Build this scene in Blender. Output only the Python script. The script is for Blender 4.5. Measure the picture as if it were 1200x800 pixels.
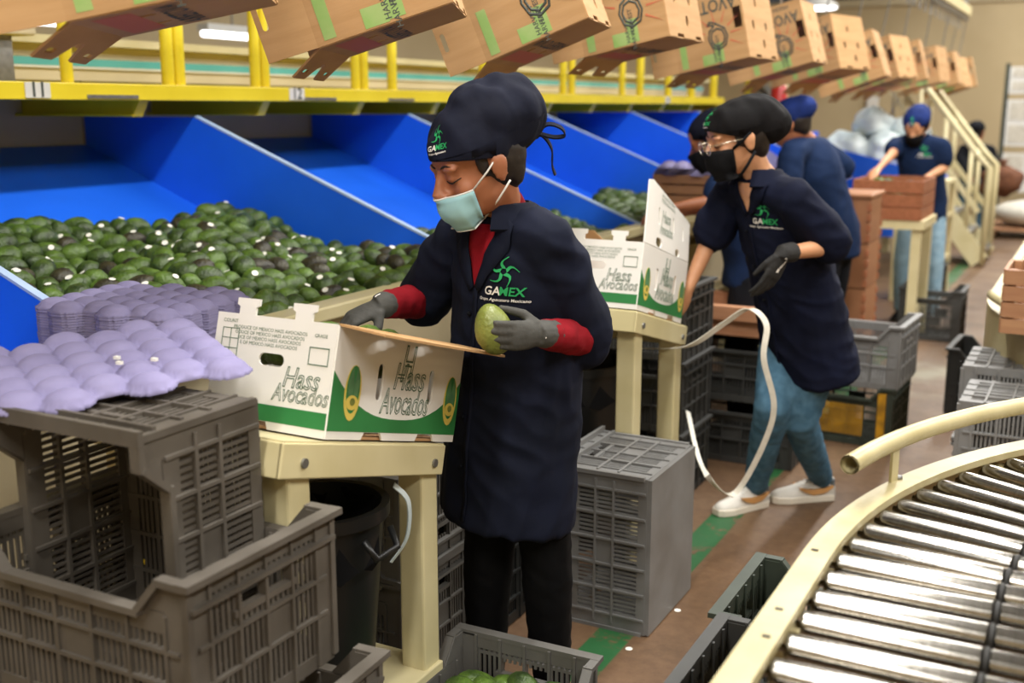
import bpy, bmesh, math, random
from math import sin, cos, pi, radians, sqrt
from mathutils import Vector, Matrix, noise
from mathutils.bvhtree import BVHTree
from mathutils.geometry import tessellate_polygon
random.seed(7)
V = Vector
for o in list(bpy.data.objects): bpy.data.objects.remove(o)
S = bpy.context.scene
COL = S.collection

# ------------------------------------------------------------------ camera
FPX, CH = 1300.0, 1.6
TH = math.atan(275/FPX); YA = math.atan(705/(FPX/cos(TH)))
CAMP = V((0, 0, CH))
FW = V((-sin(YA)*cos(TH), cos(YA)*cos(TH), -sin(TH)))
RT = V((cos(YA), sin(YA), 0)); UP = RT.cross(FW)
HF = V((-sin(YA), cos(YA), 0))            # horizontal forward
cd = bpy.data.cameras.new('camera'); cam = bpy.data.objects.new('camera', cd); COL.objects.link(cam)
cam.location = CAMP; cam.rotation_euler = (pi/2-TH, 0, YA)
cd.sensor_width = 36; cd.lens = FPX/1200*36; cd.clip_start = 0.02
cd.dof.use_dof = True; cd.dof.focus_distance = 2.72; cd.dof.aperture_fstop = 2.4
S.camera = cam
def ray(x, y): return (x-600)/FPX*RT-(y-400)/FPX*UP+FW
def atz(x, y, z): d = ray(x, y); return CAMP+d*((z-CH)/d.z)
def atx(x, y, X): d = ray(x, y); return CAMP+d*(X/d.x)
def aty(x, y, Y): d = ray(x, y); return CAMP+d*(Y/d.y)
def ats(x, y, s): d = ray(x, y); return CAMP+d*(s/d.dot(HF))
def proj(p):
    v = p-CAMP; z = v.dot(FW); return (600+FPX*v.dot(RT)/z, 400-FPX*v.dot(UP)/z, z)

# ------------------------------------------------------------------ light
W = bpy.data.worlds.new('World'); S.world = W; W.use_nodes = True
bg = W.node_tree.nodes['Background']; bg.inputs[0].default_value = (0.9, 0.95, 1.0, 1); bg.inputs[1].default_value = 0.05
def area(name, loc, sx, sy, power, col=(1, .975, .93), rot=(0, 0, 0)):
    l = bpy.data.lights.new(name, 'AREA'); l.shape = 'RECTANGLE'; l.size = sx; l.size_y = sy
    l.energy = power; l.color = col
    o = bpy.data.objects.new(name, l); COL.objects.link(o); o.location = loc; o.rotation_euler = rot; return o
LAMPS = [(x, y) for x in (-0.9, 2.2) for y in (-1.0, 2.6, 6.2, 9.8, 13.4, 17.0)]
for i_, (x, y) in enumerate(LAMPS): area('ceiling_lamp_%d_offscreen' % (i_+1), (x, y, 4.42), 0.35, 2.4, 150)
S.view_settings.view_transform = 'Standard'; S.view_settings.look = 'None'
S.view_settings.gamma = 1; S.view_settings.use_curve_mapping = False; S.view_settings.exposure = 0.02

# ------------------------------------------------------------------ materials
def lin(h):
    r = []
    for i in (0, 2, 4):
        c = int(h[i:i+2], 16)/255; r.append(c/12.92 if c <= .04045 else ((c+.055)/1.055)**2.4)
    return (*r, 1)
MATS = {}
def mat(name, c1, c2=None, rough=.6, metal=0, scale=8, bump=0, bscale=60, coat=0, emis=0, alpha=1, trans=0, detail=4, contrast=(.35, .65), stretch=None, sss=0, sheen=0):
    if name in MATS: return MATS[name]
    m = bpy.data.materials.new(name); m.use_nodes = True; nt = m.node_tree; b = nt.nodes['Principled BSDF']
    b.inputs['Roughness'].default_value = rough; b.inputs['Metallic'].default_value = metal
    b.inputs['Coat Weight'].default_value = coat; b.inputs['Alpha'].default_value = alpha
    b.inputs['Transmission Weight'].default_value = trans
    if sss: b.inputs['Subsurface Weight'].default_value = sss; b.inputs['Subsurface Radius'].default_value = (.01, .004, .002)
    if sheen: b.inputs['Sheen Weight'].default_value = sheen
    if name in ('navy', 'navy2', 'navy_cap', 'black_cap', 'black_pants', 'dark_cloth', 'navy_polo', 'blue_cap', 'red_knit', 'jeans', 'mask_black'): b.inputs['Specular IOR Level'].default_value = .15
    b.inputs['Base Color'].default_value = lin(c1); m.diffuse_color = lin(c1)
    tc = nt.nodes.new('ShaderNodeTexCoord'); src = tc.outputs['Object']
    if stretch:
        mp = nt.nodes.new('ShaderNodeMapping'); mp.inputs['Scale'].default_value = stretch
        nt.links.new(src, mp.inputs[0]); src = mp.outputs[0]
    if c2:
        n = nt.nodes.new('ShaderNodeTexNoise'); n.inputs['Scale'].default_value = scale; n.inputs['Detail'].default_value = detail
        nt.links.new(src, n.inputs['Vector'])
        r = nt.nodes.new('ShaderNodeValToRGB'); r.color_ramp.elements[0].position = contrast[0]; r.color_ramp.elements[1].position = contrast[1]
        r.color_ramp.elements[0].color = lin(c1); r.color_ramp.elements[1].color = lin(c2)
        nt.links.new(n.outputs[0], r.inputs[0]); nt.links.new(r.outputs[0], b.inputs['Base Color'])
    if bump:
        n = nt.nodes.new('ShaderNodeTexNoise'); n.inputs['Scale'].default_value = bscale; n.inputs['Detail'].default_value = 3
        nt.links.new(src, n.inputs['Vector'])
        bp = nt.nodes.new('ShaderNodeBump'); bp.inputs['Strength'].default_value = bump; bp.inputs['Distance'].default_value = .01
        nt.links.new(n.outputs[0], bp.inputs['Height']); nt.links.new(bp.outputs[0], b.inputs['Normal'])
    if emis:
        b.inputs['Emission Color'].default_value = lin(c1); b.inputs['Emission Strength'].default_value = emis
    MATS[name] = m; return m
mat('cream', 'd3c89e', 'c8bc8e', .45, scale=5, coat=.1)
mat('cream_worn', 'bfb48c', 'b0a479', .42, scale=9, bump=.05)
mat('yellow', 'ecd42c', 'e2c922', .4, scale=4)
mat('blue', '1a65ea', '1760e0', .42, scale=3)
mat('blue_edge', '9fb4d2', None, .5)
mat('beltwhite', 'd8d6c8', 'cfccbb', .5, scale=4)
mat('teal', '55a9a4', '4a9e9a', .5, scale=4)
mat('beige', 'cabd9c', 'bfb18f', .7, scale=2)
mat('wallbeige', 'c9b792', 'bca984', .85, scale=.8, detail=3)
mat('steel', '8f8b84', '7e7a73', .16, 1, scale=20, stretch=(1, 1, 14))
mat('zinc', '9a9a98', '858583', .4, .8, scale=30)
mat('rubber', '15130f', None, .6)
mat('crate_grey', '5f5d59', '53504b', .55, scale=6, bump=.03, bscale=80)
mat('crate_light', '7c7c7b', '6c6a67', .5, scale=5, bump=.02)
mat('crate_taupe', '5e5850', '4c463e', .55, scale=7, bump=.04, bscale=40)
mat('crate_dark', '3d3d3b', '333331', .55, scale=6)
mat('crate_black', '222322', '1b1c1b', .5, scale=6)
mat('crate_green', '3a4238', '2f352c', .55, scale=6)
mat('crate_yellow', 'd39a1c', '9a6f18', .6, scale=14)
mat('cardboard', 'b28a63', 'a87f58', .85, scale=5, bump=.05, bscale=30, stretch=(1, 1, 6))
mat('kraft', 'bd9566', 'b28a5b', .85, scale=4, bump=.05, bscale=20, stretch=(1, 1, 9))
mat('box_white', 'e9e6df', 'e2ded6', .6, scale=3)
mat('print_green', '2f8043', '2a753c', .5, scale=6)
mat('print_ink', '57705a', None, .6)
mat('print_dark', '4a4f48', None, .7)
mat('print_red', 'c26a4a', None, .7)
mat('print_leaf', '8db060', '9cb56e', .7, scale=20)
mat('print_yellow', 'd9c25a', None, .6)
mat('print_avo', '45704a', '5c8a5c', .6, scale=25)
mat('print_pale', 'c9cfae', None, .6)
mat('tray', '8b85aa', '807a9f', .85, scale=10, bump=.06, bscale=120)
mat('avo_green', '2c4016', '58742a', .42, scale=22, bump=.5, bscale=95, contrast=(.3, .72))
mat('avo_mid', '223214', '435a22', .42, scale=24, bump=.5, bscale=95)
mat('avo_dark', '221e18', '38351f', .45, scale=26, bump=.5, bscale=95)
mat('avo_olive', '667032', '7f8740', .4, scale=18, bump=.3, bscale=90)
mat('stem', 'b98a5a', None, .8)
mat('sticker', 'eceadf', None, .5)
mat('skin', 'a86c4c', '9b6041', .5, scale=14, sss=.12)
mat('skin_pale', 'd09a74', 'c48c66', .5, scale=12, sss=.12)
mat('skin_dark', 'a56a48', '996040', .5, scale=12, sss=.1)
mat('navy', '161a2b', '121623', .85, scale=7, bump=.25, bscale=14)
mat('navy2', '10152a', '0d1122', .85, scale=7, bump=.25, bscale=14)
mat('navy_polo', '17294a', '132340', .85, scale=6, bump=.1, bscale=14)
mat('navy_cap', '171a29', '131521', .85, scale=9, bump=.3, bscale=16)
mat('black_cap', '121011', '0e0d0e', .8, scale=9, bump=.2, bscale=22)
mat('blue_cap', '1c2f6c', '172757', .8, scale=12, bump=.15, bscale=22)
mat('dark_cloth', '14161c', '101217', .85, scale=6)
mat('black_pants', '08080a', '060607', .8, scale=9, bump=.2, bscale=18)
mat('jeans', '3f6076', '4f7187', .85, scale=30, bump=.12, bscale=25)
mat('jeans_pale', '7f9fb4', '91afc0', .85, scale=18, bump=.12, bscale=25)
mat('red_knit', '8e1420', '7d101b', .85, scale=12, bump=.25, bscale=30)
mat('mask_blue', '9cc8cc', '93bfc6', .8, scale=8)
mat('white_cloth', 'e4e2dc', None, .8)
mat('mask_black', '111113', None, .85)
mat('glove_grey', '484743', '3f3e3a', .8, scale=20, bump=.2, bscale=80)
mat('glove_black', '1b1a19', '232221', .8, scale=20, bump=.2, bscale=80)
mat('hair', '17110e', '211813', .5, scale=40, stretch=(1, 1, 8))
mat('logo_green', '1fa05a', None, .6)
mat('logo_white', 'e6e2dc', None, .6)
mat('shoe_white', 'dcd8d0', 'd2cdc3', .5, scale=12)
mat('shoe_sole', 'd5ccbb', None, .6)
mat('shoe_tan', 'c08d55', None, .6)
mat('shoe_grey', '5d6468', None, .6)
mat('lash', '1a100c', None, .7)
mat('strap', 'd9d5c8', 'ccc7b8', .4, scale=30)
mat('bin_black', '131415', '0f1010', .4, scale=5)
mat('wood', 'a77c58', '96694a', .6, scale=5, stretch=(1, 8, 8))
mat('wood_red', '9a5d3c', '87502f', .6, scale=5, stretch=(8, 1, 8))
mat('wood_bench', 'b98765', 'a97553', .6, scale=5, stretch=(1, 8, 8))
mat('brown_plastic', '9c6b48', '8d5e3e', .55, scale=5)
mat('bag_brown', '6e452d', '583521', .9, scale=14, bump=.4, bscale=20)
mat('plastic_bag', 'd5dfe0', 'c3d2d6', .3, scale=7, bump=.6, bscale=7)
mat('red_metal', 'a81f1c', None, .35)
mat('lamp_glow', 'ffffff', None, .5, emis=4.0)
mat('lamp_body', 'd8d8d4', None, .5)
mat('glass_rim', 'd9cdb8', None, .2, .9)
mat('lens', 'ffffff', None, .02, alpha=.12)
mat('paper', 'b8b3a6', 'd2cec2', .8, scale=60, contrast=(.45, .55))
mat('purple_bag', '5d5a94', '6d6aa4', .6, scale=9)
mat('plaque', 'dcd9d0', None, .5)
mat('ceil', 'a3a495', '929384', .8, scale=3)
mat('dirt', '6a4f30', None, .8)
mat('petal', 'd0b020', None, .6)

def floor_mat():
    m = bpy.data.materials.new('floor_concrete'); m.use_nodes = True; nt = m.node_tree; b = nt.nodes['Principled BSDF']
    N = nt.nodes.new; L = nt.links.new
    tc = N('ShaderNodeTexCoord')
    def noise_(sc, det, rough=.6):
        n = N('ShaderNodeTexNoise'); n.inputs['Scale'].default_value = sc; n.inputs['Detail'].default_value = det; n.inputs['Roughness'].default_value = rough
        L(tc.outputs['Object'], n.inputs['Vector']); return n.outputs[0]
    def ramp(s, stops):
        r = N('ShaderNodeValToRGB'); e = r.color_ramp.elements
        while len(e) < len(stops): e.new(.5)
        for i, (p, c) in enumerate(stops): e[i].position = p; e[i].color = lin(c)
        L(s, r.inputs[0]); return r.outputs[0]
    def mix(f, a, c):
        x = N('ShaderNodeMix'); x.data_type = 'RGBA'; L(f, x.inputs[0]); L(a, x.inputs[6]); L(c, x.inputs[7]); return x.outputs[2]
    base = ramp(noise_(1.6, 6), [(.3, '4c3826'), (.5, '664c36'), (.7, '7d654a')])
    fine = ramp(noise_(26, 5, .7), [(.35, '533d2a'), (.65, '775d43')])
    x = N('ShaderNodeMix'); x.data_type = 'RGBA'; x.inputs[0].default_value = .4; L(base, x.inputs[6]); L(fine, x.inputs[7]); c = x.outputs[2]
    # worn grey-green patch of old paint crossing the aisle
    sep = N('ShaderNodeSeparateXYZ'); L(tc.outputs['Object'], sep.inputs[0])
    def band(sock, c0, hw, soft):
        a = N('ShaderNodeMath'); a.operation = 'SUBTRACT'; L(sock, a.inputs[0]); a.inputs[1].default_value = c0
        d = N('ShaderNodeMath'); d.operation = 'ABSOLUTE'; L(a.outputs[0], d.inputs[0])
        e = N('ShaderNodeMapRange'); L(d.outputs[0], e.inputs[0]); e.inputs[1].default_value = hw; e.inputs[2].default_value = hw+soft; e.inputs[3].default_value = 1; e.inputs[4].default_value = 0
        return e.outputs[0]
    def mul(a, c_):
        q = N('ShaderNodeMath'); q.operation = 'MULTIPLY'; L(a, q.inputs[0]); L(c_, q.inputs[1]); return q.outputs[0]
    def rgb(h):
        r = N('ShaderNodeRGB'); r.outputs[0].default_value = lin(h); return r.outputs[0]
    wear = N('ShaderNodeMapRange'); L(noise_(9, 8, .75), wear.inputs[0]); wear.inputs[1].default_value = .40; wear.inputs[2].default_value = .47
    wear2 = N('ShaderNodeMapRange'); L(noise_(2.2, 5), wear2.inputs[0]); wear2.inputs[1].default_value = .42; wear2.inputs[2].default_value = .6
    g = mul(band(sep.outputs[0], -1.21, .055, .006), wear.outputs[0])
    c = mix(g, c, rgb('245a30'))
    pt = mul(band(sep.outputs[1], 6.9, .35, .2), wear2.outputs[0])
    c = mix(pt, c, rgb('8c846e'))
    L(c, b.inputs['Base Color'])
    rr = N('ShaderNodeMapRange'); L(noise_(3, 4), rr.inputs[0]); rr.inputs[3].default_value = .35; rr.inputs[4].default_value = .7; L(rr.outputs[0], b.inputs['Roughness'])
    bp = N('ShaderNodeBump'); bp.inputs['Strength'].default_value = .15; bp.inputs['Distance'].default_value = .005; L(noise_(60, 4), bp.inputs['Height']); L(bp.outputs[0], b.inputs['Normal'])
    MATS['floor'] = m
floor_mat()

# ------------------------------------------------------------------ mesh builder
def frame_from(d, up=V((0, 0, 1))):
    d = d.normalized(); s = d.cross(up)
    if s.length < 1e-4: s = d.cross(V((0, 1, 0)))
    s.normalize(); return s, d, s.cross(d)
class MB:
    def __init__(self): self.v = []; self.f = []
    def add(self, vs, fs):
        n = len(self.v); self.v += [V(p) for p in vs]; self.f += [tuple(i+n for i in f) for f in fs]; return self
    def box(self, c, s, R=None):
        c = V(c); hx, hy, hz = s[0]/2, s[1]/2, s[2]/2
        vs = [V((x, y, z)) for z in (-hz, hz) for y in (-hy, hy) for x in (-hx, hx)]
        if R: vs = [R @ p for p in vs]
        return self.add([c+p for p in vs], [(0, 2, 3, 1), (4, 5, 7, 6), (0, 1, 5, 4), (2, 6, 7, 3), (0, 4, 6, 2), (1, 3, 7, 5)])
    def bb(self, x0, x1, y0, y1, z0, z1): return self.box(((x0+x1)/2, (y0+y1)/2, (z0+z1)/2), (abs(x1-x0), abs(y1-y0), abs(z1-z0)))
    def beam(self, p0, p1, w, h, up=V((0, 0, 1))):
        p0, p1 = V(p0), V(p1); s, d, u = frame_from(p1-p0, up)
        R = Matrix((s, d, u)).transposed(); return self.box((p0+p1)/2, (w, (p1-p0).length, h), R)
    def rings(self, R, cap=True, closed=True):
        n = len(R[0]); k = len(self.v)
        for r in R: self.v += [V(p) for p in r]
        for i in range(len(R)-1):
            for j in range(n if closed else n-1):
                a = k+i*n+j; b = k+i*n+(j+1) % n; self.f.append((a, b, b+n, a+n))
        if cap and closed:
            self.f.append(tuple(k+j for j in range(n-1, -1, -1))); m = k+(len(R)-1)*n; self.f.append(tuple(m+j for j in range(n)))
        return self
    def tube(self, pts, r, n=8, cap=True, side=None):
        pts = [V(p) for p in pts]; R = []; prev = side
        for i, p in enumerate(pts):
            d = (pts[min(i+1, len(pts)-1)]-pts[max(i-1, 0)]).normalized()
            if prev is None: prev = d.cross(V((0, 0, 1)) if abs(d.z) < .9 else V((0, 1, 0)))
            s = (prev-d*prev.dot(d)).normalized(); prev = s; t = d.cross(s)
            q = r[i] if isinstance(r, (list, tuple)) else r
            a, b = q if isinstance(q, tuple) else (q, q)
            R.append([p+s*a*cos(2*pi*j/n)+t*b*sin(2*pi*j/n) for j in range(n)])
        return self.rings(R, cap)
    def ell(self, c, r, R=None, n=14, m=9):
        c = V(c); r = (r, r, r) if not isinstance(r, (tuple, list)) else r
        rs = []
        for i in range(m):
            t = max(.03, min(pi-.03, pi*i/(m-1)))
            ring = []
            for j in range(n):
                p = V((r[0]*sin(t)*cos(2*pi*j/n), r[1]*sin(t)*sin(2*pi*j/n), -r[2]*cos(t)))
                ring.append(c+(R @ p if R else p))
            rs.append(ring)
        return self.rings(rs)
    def lathe(self, prof, n=16, c=(0, 0, 0), cap=True):
        c = V(c); return self.rings([[c+V((r*cos(2*pi*j/n), r*sin(2*pi*j/n), z)) for j in range(n)] for r, z in prof], cap)
    def panel(self, outer, holes, t, O, U, Vv):
        """flat plate with holes; outer/holes 2D lists; O,U,Vv frame; thickness t along U x V"""
        O, U, Vv = V(O), V(U).normalized(), V(Vv).normalized(); Nn = U.cross(Vv)
        loops = [[V((p[0], p[1], 0)) for p in outer]]+[[V((p[0], p[1], 0)) for p in h] for h in holes]
        tr = tessellate_polygon(loops); flat = [p for l in loops for p in l]; n = len(flat); k = len(self.v)
        for s in (t/2, -t/2): self.v += [O+U*p.x+Vv*p.y+Nn*s for p in flat]
        for a, b, c in tr:
            A, B, C = flat[a], flat[b], flat[c]
            if (B-A).cross(C-A).z < 0: a, c = c, a
            self.f.append((k+a, k+b, k+c)); self.f.append((k+n+c, k+n+b, k+n+a))
        i0 = 0
        for l in loops:
            m = len(l)
            for j in range(m):
                a = k+i0+j; b = k+i0+(j+1) % m; self.f.append((a, a+n, b+n, b))
            i0 += m
        return self
    def mesh(self, name, m, smooth=False, fix=False):
        me = bpy.data.meshes.new(name); me.from_pydata([tuple(p) for p in self.v], [], self.f)
        if fix:
            b = bmesh.new(); b.from_mesh(me); bmesh.ops.recalc_face_normals(b, faces=b.faces); b.to_mesh(me); b.free()
        if m: me.materials.append(MATS[m])
        if smooth: me.shade_smooth()
        me.update(); return me
    def build(self, name, m, parent=None, smooth=False, bevel=0, fix=True, angle=None):
        o = bpy.data.objects.new(name, self.mesh(name, m, smooth, fix)); COL.objects.link(o)
        if parent: o.parent = parent
        if bevel:
            md = o.modifiers.new('bevel', 'BEVEL'); md.width = bevel; md.segments = 2; md.limit_method = 'ANGLE'
        if angle: o.data.set_sharp_from_angle(angle=radians(angle))
        return o
def inst(me, name, parent=None, M=None):
    o = bpy.data.objects.new(name, me); COL.objects.link(o)
    if parent: o.parent = parent
    if M is not None: o.matrix_local = M
    return o
def tag(o, label=None, cat=None, group=None, kind=None):
    for k, x in (('label', label), ('category', cat), ('group', group), ('kind', kind)):
        if x: o[k] = x
    return o
def thing(name, label, cat, loc=(0, 0, 0), rz=0, group=None, M=None):
    o = bpy.data.objects.new(name, None); COL.objects.link(o); o.empty_display_size = .1
    if M is not None: o.matrix_world = M
    else: o.location = loc; o.rotation_euler = (0, 0, rz)
    return tag(o, label, cat, group)
def evalmesh(o):
    dg = bpy.context.evaluated_depsgraph_get(); return bpy.data.meshes.new_from_object(o.evaluated_get(dg))
def remesh(mb, name, m, parent, voxel, smooth=4, disp=None, base=V((0, 0, 0))):
    me = mb.mesh('tmp', None, fix=True); o = bpy.data.objects.new('tmp', me); COL.objects.link(o)
    r = o.modifiers.new('r', 'REMESH'); r.mode = 'VOXEL'; r.voxel_size = voxel
    s = o.modifiers.new('s', 'SMOOTH'); s.factor = .5; s.iterations = smooth
    e = evalmesh(o); bpy.data.objects.remove(o)
    e.materials.clear(); e.materials.append(MATS[m]); e.name = name
    if disp:
        vs = e.vertices; nn = [v.normal.copy() for v in vs]
        for v, n_ in zip(vs, nn): v.co += n_*disp(v.co)
    for v in e.vertices: v.co -= base
    e.shade_smooth(); e.update()
    ob = bpy.data.objects.new(name, e); COL.objects.link(ob); ob.parent = parent; return ob
def bvh_of(o, off=V((0, 0, 0))):
    return BVHTree.FromPolygons([v.co+off for v in o.data.vertices], [tuple(p.vertices) for p in o.data.polygons])
_txt = {}
def text_mesh(body, outline=0, shear=0, bold=0):
    k = (body, outline, shear, bold)
    if k in _txt: return _txt[k]
    c = bpy.data.curves.new('t', 'FONT'); c.body = body; c.size = 1; c.shear = shear; c.align_x = 'CENTER'; c.align_y = 'CENTER'; c.resolution_u = 2
    if outline: c.fill_mode = 'NONE'; c.bevel_depth = outline; c.bevel_resolution = 0
    else: c.offset = bold
    o = bpy.data.objects.new('t', c); COL.objects.link(o); e = evalmesh(o); bpy.data.objects.remove(o)
    if outline:
        for v in e.vertices: v.co.z *= .2
    e.materials.clear(); _txt[k] = e; return e
def text(body, size, O, U, Vv, m, parent, name='lettering', outline=0, shear=0, bold=0, sx=1):
    me = text_mesh(body, outline, shear, bold).copy(); me.materials.append(MATS[m])
    U, Vv = V(U).normalized(), V(Vv).normalized(); N_ = U.cross(Vv)
    R = Matrix((U*size*sx, Vv*size, N_*size)).transposed().to_4x4(); R.translation = V(O)
    me.transform(R); o = bpy.data.objects.new(name, me); COL.objects.link(o); o.parent = parent; return o

# ------------------------------------------------------------------ setting
def struct(o): o['kind'] = 'structure'; return o
struct(MB().bb(-9, 7, -3, 40, -.1, 0).build('floor', 'floor'))
struct(MB().bb(-9, 7, 20, 20.2, 0, 3.25).build('wall_back', 'wallbeige'))
struct(MB().bb(-9, 7, 19.94, 20.24, 3.25, 3.37).build('trim_1', 'beige'))
struct(MB().bb(-7.2, -7, -3, 20, 0, 5).build('wall_left', 'wallbeige'))
struct(MB().bb(7, 7.2, -3, 40, 0, 5).build('wall_right', 'wallbeige'))
struct(MB().bb(-7.2, 7.2, -3.2, -3, 0, 5).build('wall_front', 'wallbeige'))
ce = MB(); ce.bb(-9, 7, -3, 40, 5.0, 5.1)
struct(ce.build('ceiling', 'ceil'))
for i in range(12):
    MB().bb(-9, 7, 6+i*2.6, 6.12+i*2.6, 4.78, 5.0).build('roof_beam', 'zinc', bpy.data.objects['ceiling'])
for i, (x, y) in enumerate(LAMPS):
    t = thing('ceiling_lamp', 'long strip lamp hanging under the roof above the aisle', 'lamp', (x, y, 4.44), 0, 'strip lamps under the roof')
    MB().bb(-.22, .22, -1.25, 1.25, .03, .09).build('housing', 'lamp_body', t)
    for s in (-1, 1): MB().bb(-.01, .01, s*1-.01, s*1+.01, .09, .57).build('hanger', 'zinc', t)

# ------------------------------------------------------------------ sorting bins
RX, RZ = -2.10, 1.0                      # front rail
DY = [0.15, 1.95, 3.75, 5.45, 7.15, 8.85, 10.55]
DTOP = [(-2.12, .99), (-3.56, 1.555), (-4.25, 1.555)]
def ramp_z(x): return 1.175+(x+3.6)*(-.385)
bin_lab = ['blue sloping bin with the near avocado heap behind the purple trays', 'blue sloping bin behind the worker in the blue mask',
           'blue sloping bin behind the carton with the raised lid', 'blue sloping bin beyond the brown slatted tray',
           'blue sloping bin in front of the worker in the bright blue cap', 'last blue sloping bin beside the pile of plastic bags']
bin_lab = ['blue sloping bin nearest the end of the line, beside the stacked grey crates']+bin_lab[:5]
BINS = []
for i in range(6):
    y0, y1 = DY[i], DY[i+1]
    t = thing('sorting_bin', bin_lab[i], 'bin', (0, 0, 0), 0, 'blue sorting bins')
    m = MB(); a, b = (-4.25, ramp_z(-4.25)), (-2.14, ramp_z(-2.14))
    m.rings([[(a[0], y, a[1]), (b[0], y, b[1]), (b[0], y, b[1]-.02), (a[0], y, a[1]-.02)] for y in (y0+.012, y1-.012)])
    m.build('ramp', 'blue', t)
    m = MB(); prof = [(-4.25, 1.35), (-4.25, 1.555), (-3.56, 1.555), (-2.12, .99), (-2.12, .55)]
    m.panel([(p[0], p[1]) for p in prof]+[(-3.9, .9)], [], .024, (0, y1, 0), (1, 0, 0), (0, 0, 1))
    d = m.build('divider', 'blue', t)
    e = MB(); e.beam((-3.56, y1, 1.557), (-2.12, y1, .994), .026, .008); e.build('edge_strip', 'blue_edge', d)
    MB().bb(-2.135, -2.105, y0+.01, y1-.01, .52, .955).build('front_board', 'beige', t)
    MB().bb(-4.31, -4.27, y0+.01, y1-.01, .6, 1.75).build('back_board', 'beige', t)
    BINS.append(t)
m = MB(); m.bb(RX-.06, RX+.03, -.2, 10.6, RZ-.045, RZ)
t = tag(m.build('bin_rail', 'cream', None, bevel=.006), 'long cream rail capping the front of the blue bins', 'rail')
fr = thing('bin_stand', 'cream leg frame carrying the blue bins', 'frame')
for y in DY:
    MB().bb(-2.19, -2.11, y-.04, y+.04, 0, .56).build('leg', 'cream', fr)
    MB().bb(-4.2, -4.12, y-.04, y+.04, 0, 1.33).build('leg', 'cream', fr)
MB().bb(-2.19, -2.12, .1, 10.6, .46, .55).build('cross_beam', 'cream', fr)

# ------------------------------------------------------------------ yellow catwalk and belt conveyor
PX = -3.50
cw = thing('catwalk', 'yellow steel catwalk running above the backs of the blue bins', 'catwalk')
MB().bb(PX-.03, PX, .2, 11.2, 1.625, 1.69).build('edge_beam', 'yellow', cw, bevel=.004)
MB().bb(-5.1, PX-.031, .2, 11.2, 1.655, 1.67).build('deck', 'yellow', cw)
for i in range(13):
    y = 1.9+i*.765
    j = MB(); j.bb(-5.1, PX-.06, y-.012, y+.0, 1.56, 1.655); j.bb(-5.1, PX-.06, y-.05, y-.012, 1.56, 1.57); j.build('joist', 'yellow', cw)
    MB().panel([(0, 0), (.06, .095), (0, .095)], [], .05, (PX-.06, y-.02, 1.56), (1, 0, 0), (0, 0, 1)).build('gusset', 'yellow', cw)
for px, w in ((82, .045), (200, .05), (213, .05), (302, .045), (313, .045), (419, .045), (429, .045), (462, .05), (568, .05), (577, .05), (662, .05), (672, .05), (731, .05), (752, .06), (785, .06), (812, .07), (838, .07), (880, .09)):
    p = atx(px, 92, PX-.04); MB().tube([(PX-.055, p.y, 1.66), (PX-.055, p.y, 2.5)], w*.55, 10).build('post', 'yellow', cw, smooth=True, angle=40)
MB().bb(PX-.08, PX-.03, .2, 11.2, 2.5, 2.56).build('top_rail', 'yellow', cw)
for px, tx in ((43, '11'), (347, '12'), (783, '14')):
    p = atx(px, 97, PX); q = p.y
    pl = MB().bb(PX, PX+.004, q-.055, q+.055, 1.632, 1.688).build('number_plate', 'plaque', cw)
    text(tx, .075, (PX+.0055, q, 1.66), (0, 1, 0), (0, 0, 1), 'print_dark', pl, bold=.02)
for px in (132, 375, 470):
    p = atx(px, 104, PX); MB().bb(PX, PX+.004, p.y-.13, p.y+.13, 1.632, 1.646).build('label_strip', 'zinc', cw)
bc = thing('belt_conveyor', 'long cream belt conveyor with a teal stripe behind the yellow posts', 'conveyor')
BX = -4.15
zz = lambda y: atx(0, y, BX).z
for n_, ya, yb, mm, th_ in (('lip', 38, 48, 'cream', .10), ('side_panel', 48.2, 61, 'beige', .02), ('white_stripe', 61.2, 64, 'beltwhite', .03), ('teal_stripe', 64.2, 74, 'teal', .03), ('white_stripe', 74.2, 77, 'beltwhite', .03), ('skirt', 77.2, 92, 'beige', .015)):
    MB().bb(BX-.06, BX+th_-.04, .2, 12.5, zz(yb), zz(ya)).build(n_, mm, bc)
MB().bb(BX-.75, BX-.06, .2, 12.5, zz(42), zz(40)).build('belt', 'rubber', bc)
for y in (1, 4, 7, 10):
    MB().bb(BX-.75, BX-.66, y, y+.08, 0, zz(77)).build('support_leg', 'cream', bc); MB().bb(BX-.75, BX-.06, y, y+.08, zz(80), zz(76)).build('cross_beam', 'cream', bc)
for (x0, x1, yy) in ((18, 78, 25), (238, 392, 46)):
    a, b = aty(x0, yy, 5.2), aty(x1, yy, 5.2); a = atx(x0, yy, -5.6); b = atx(x1, yy, -5.6); z = (a.z+b.z)/2
    tl = thing('tube_lamp', 'lit white tube lamp hanging behind the belt conveyor', 'lamp', (-5.6, (a.y+b.y)/2, z), 0, 'tube lamps behind the conveyor')
    L_ = abs(b.y-a.y)/2
    MB().tube([(0, -L_, 0), (0, L_, 0)], .022, 8).build('tube', 'lamp_glow', tl, smooth=True)
    MB().bb(-.05, .05, -L_, L_, .02, .07).build('housing', 'lamp_body', tl)
    for s in (-.6, .6): MB().bb(-.005, .005, s*L_-.005, s*L_+.005, .07, 5.0-z).build('hanger', 'zinc', tl)
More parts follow.
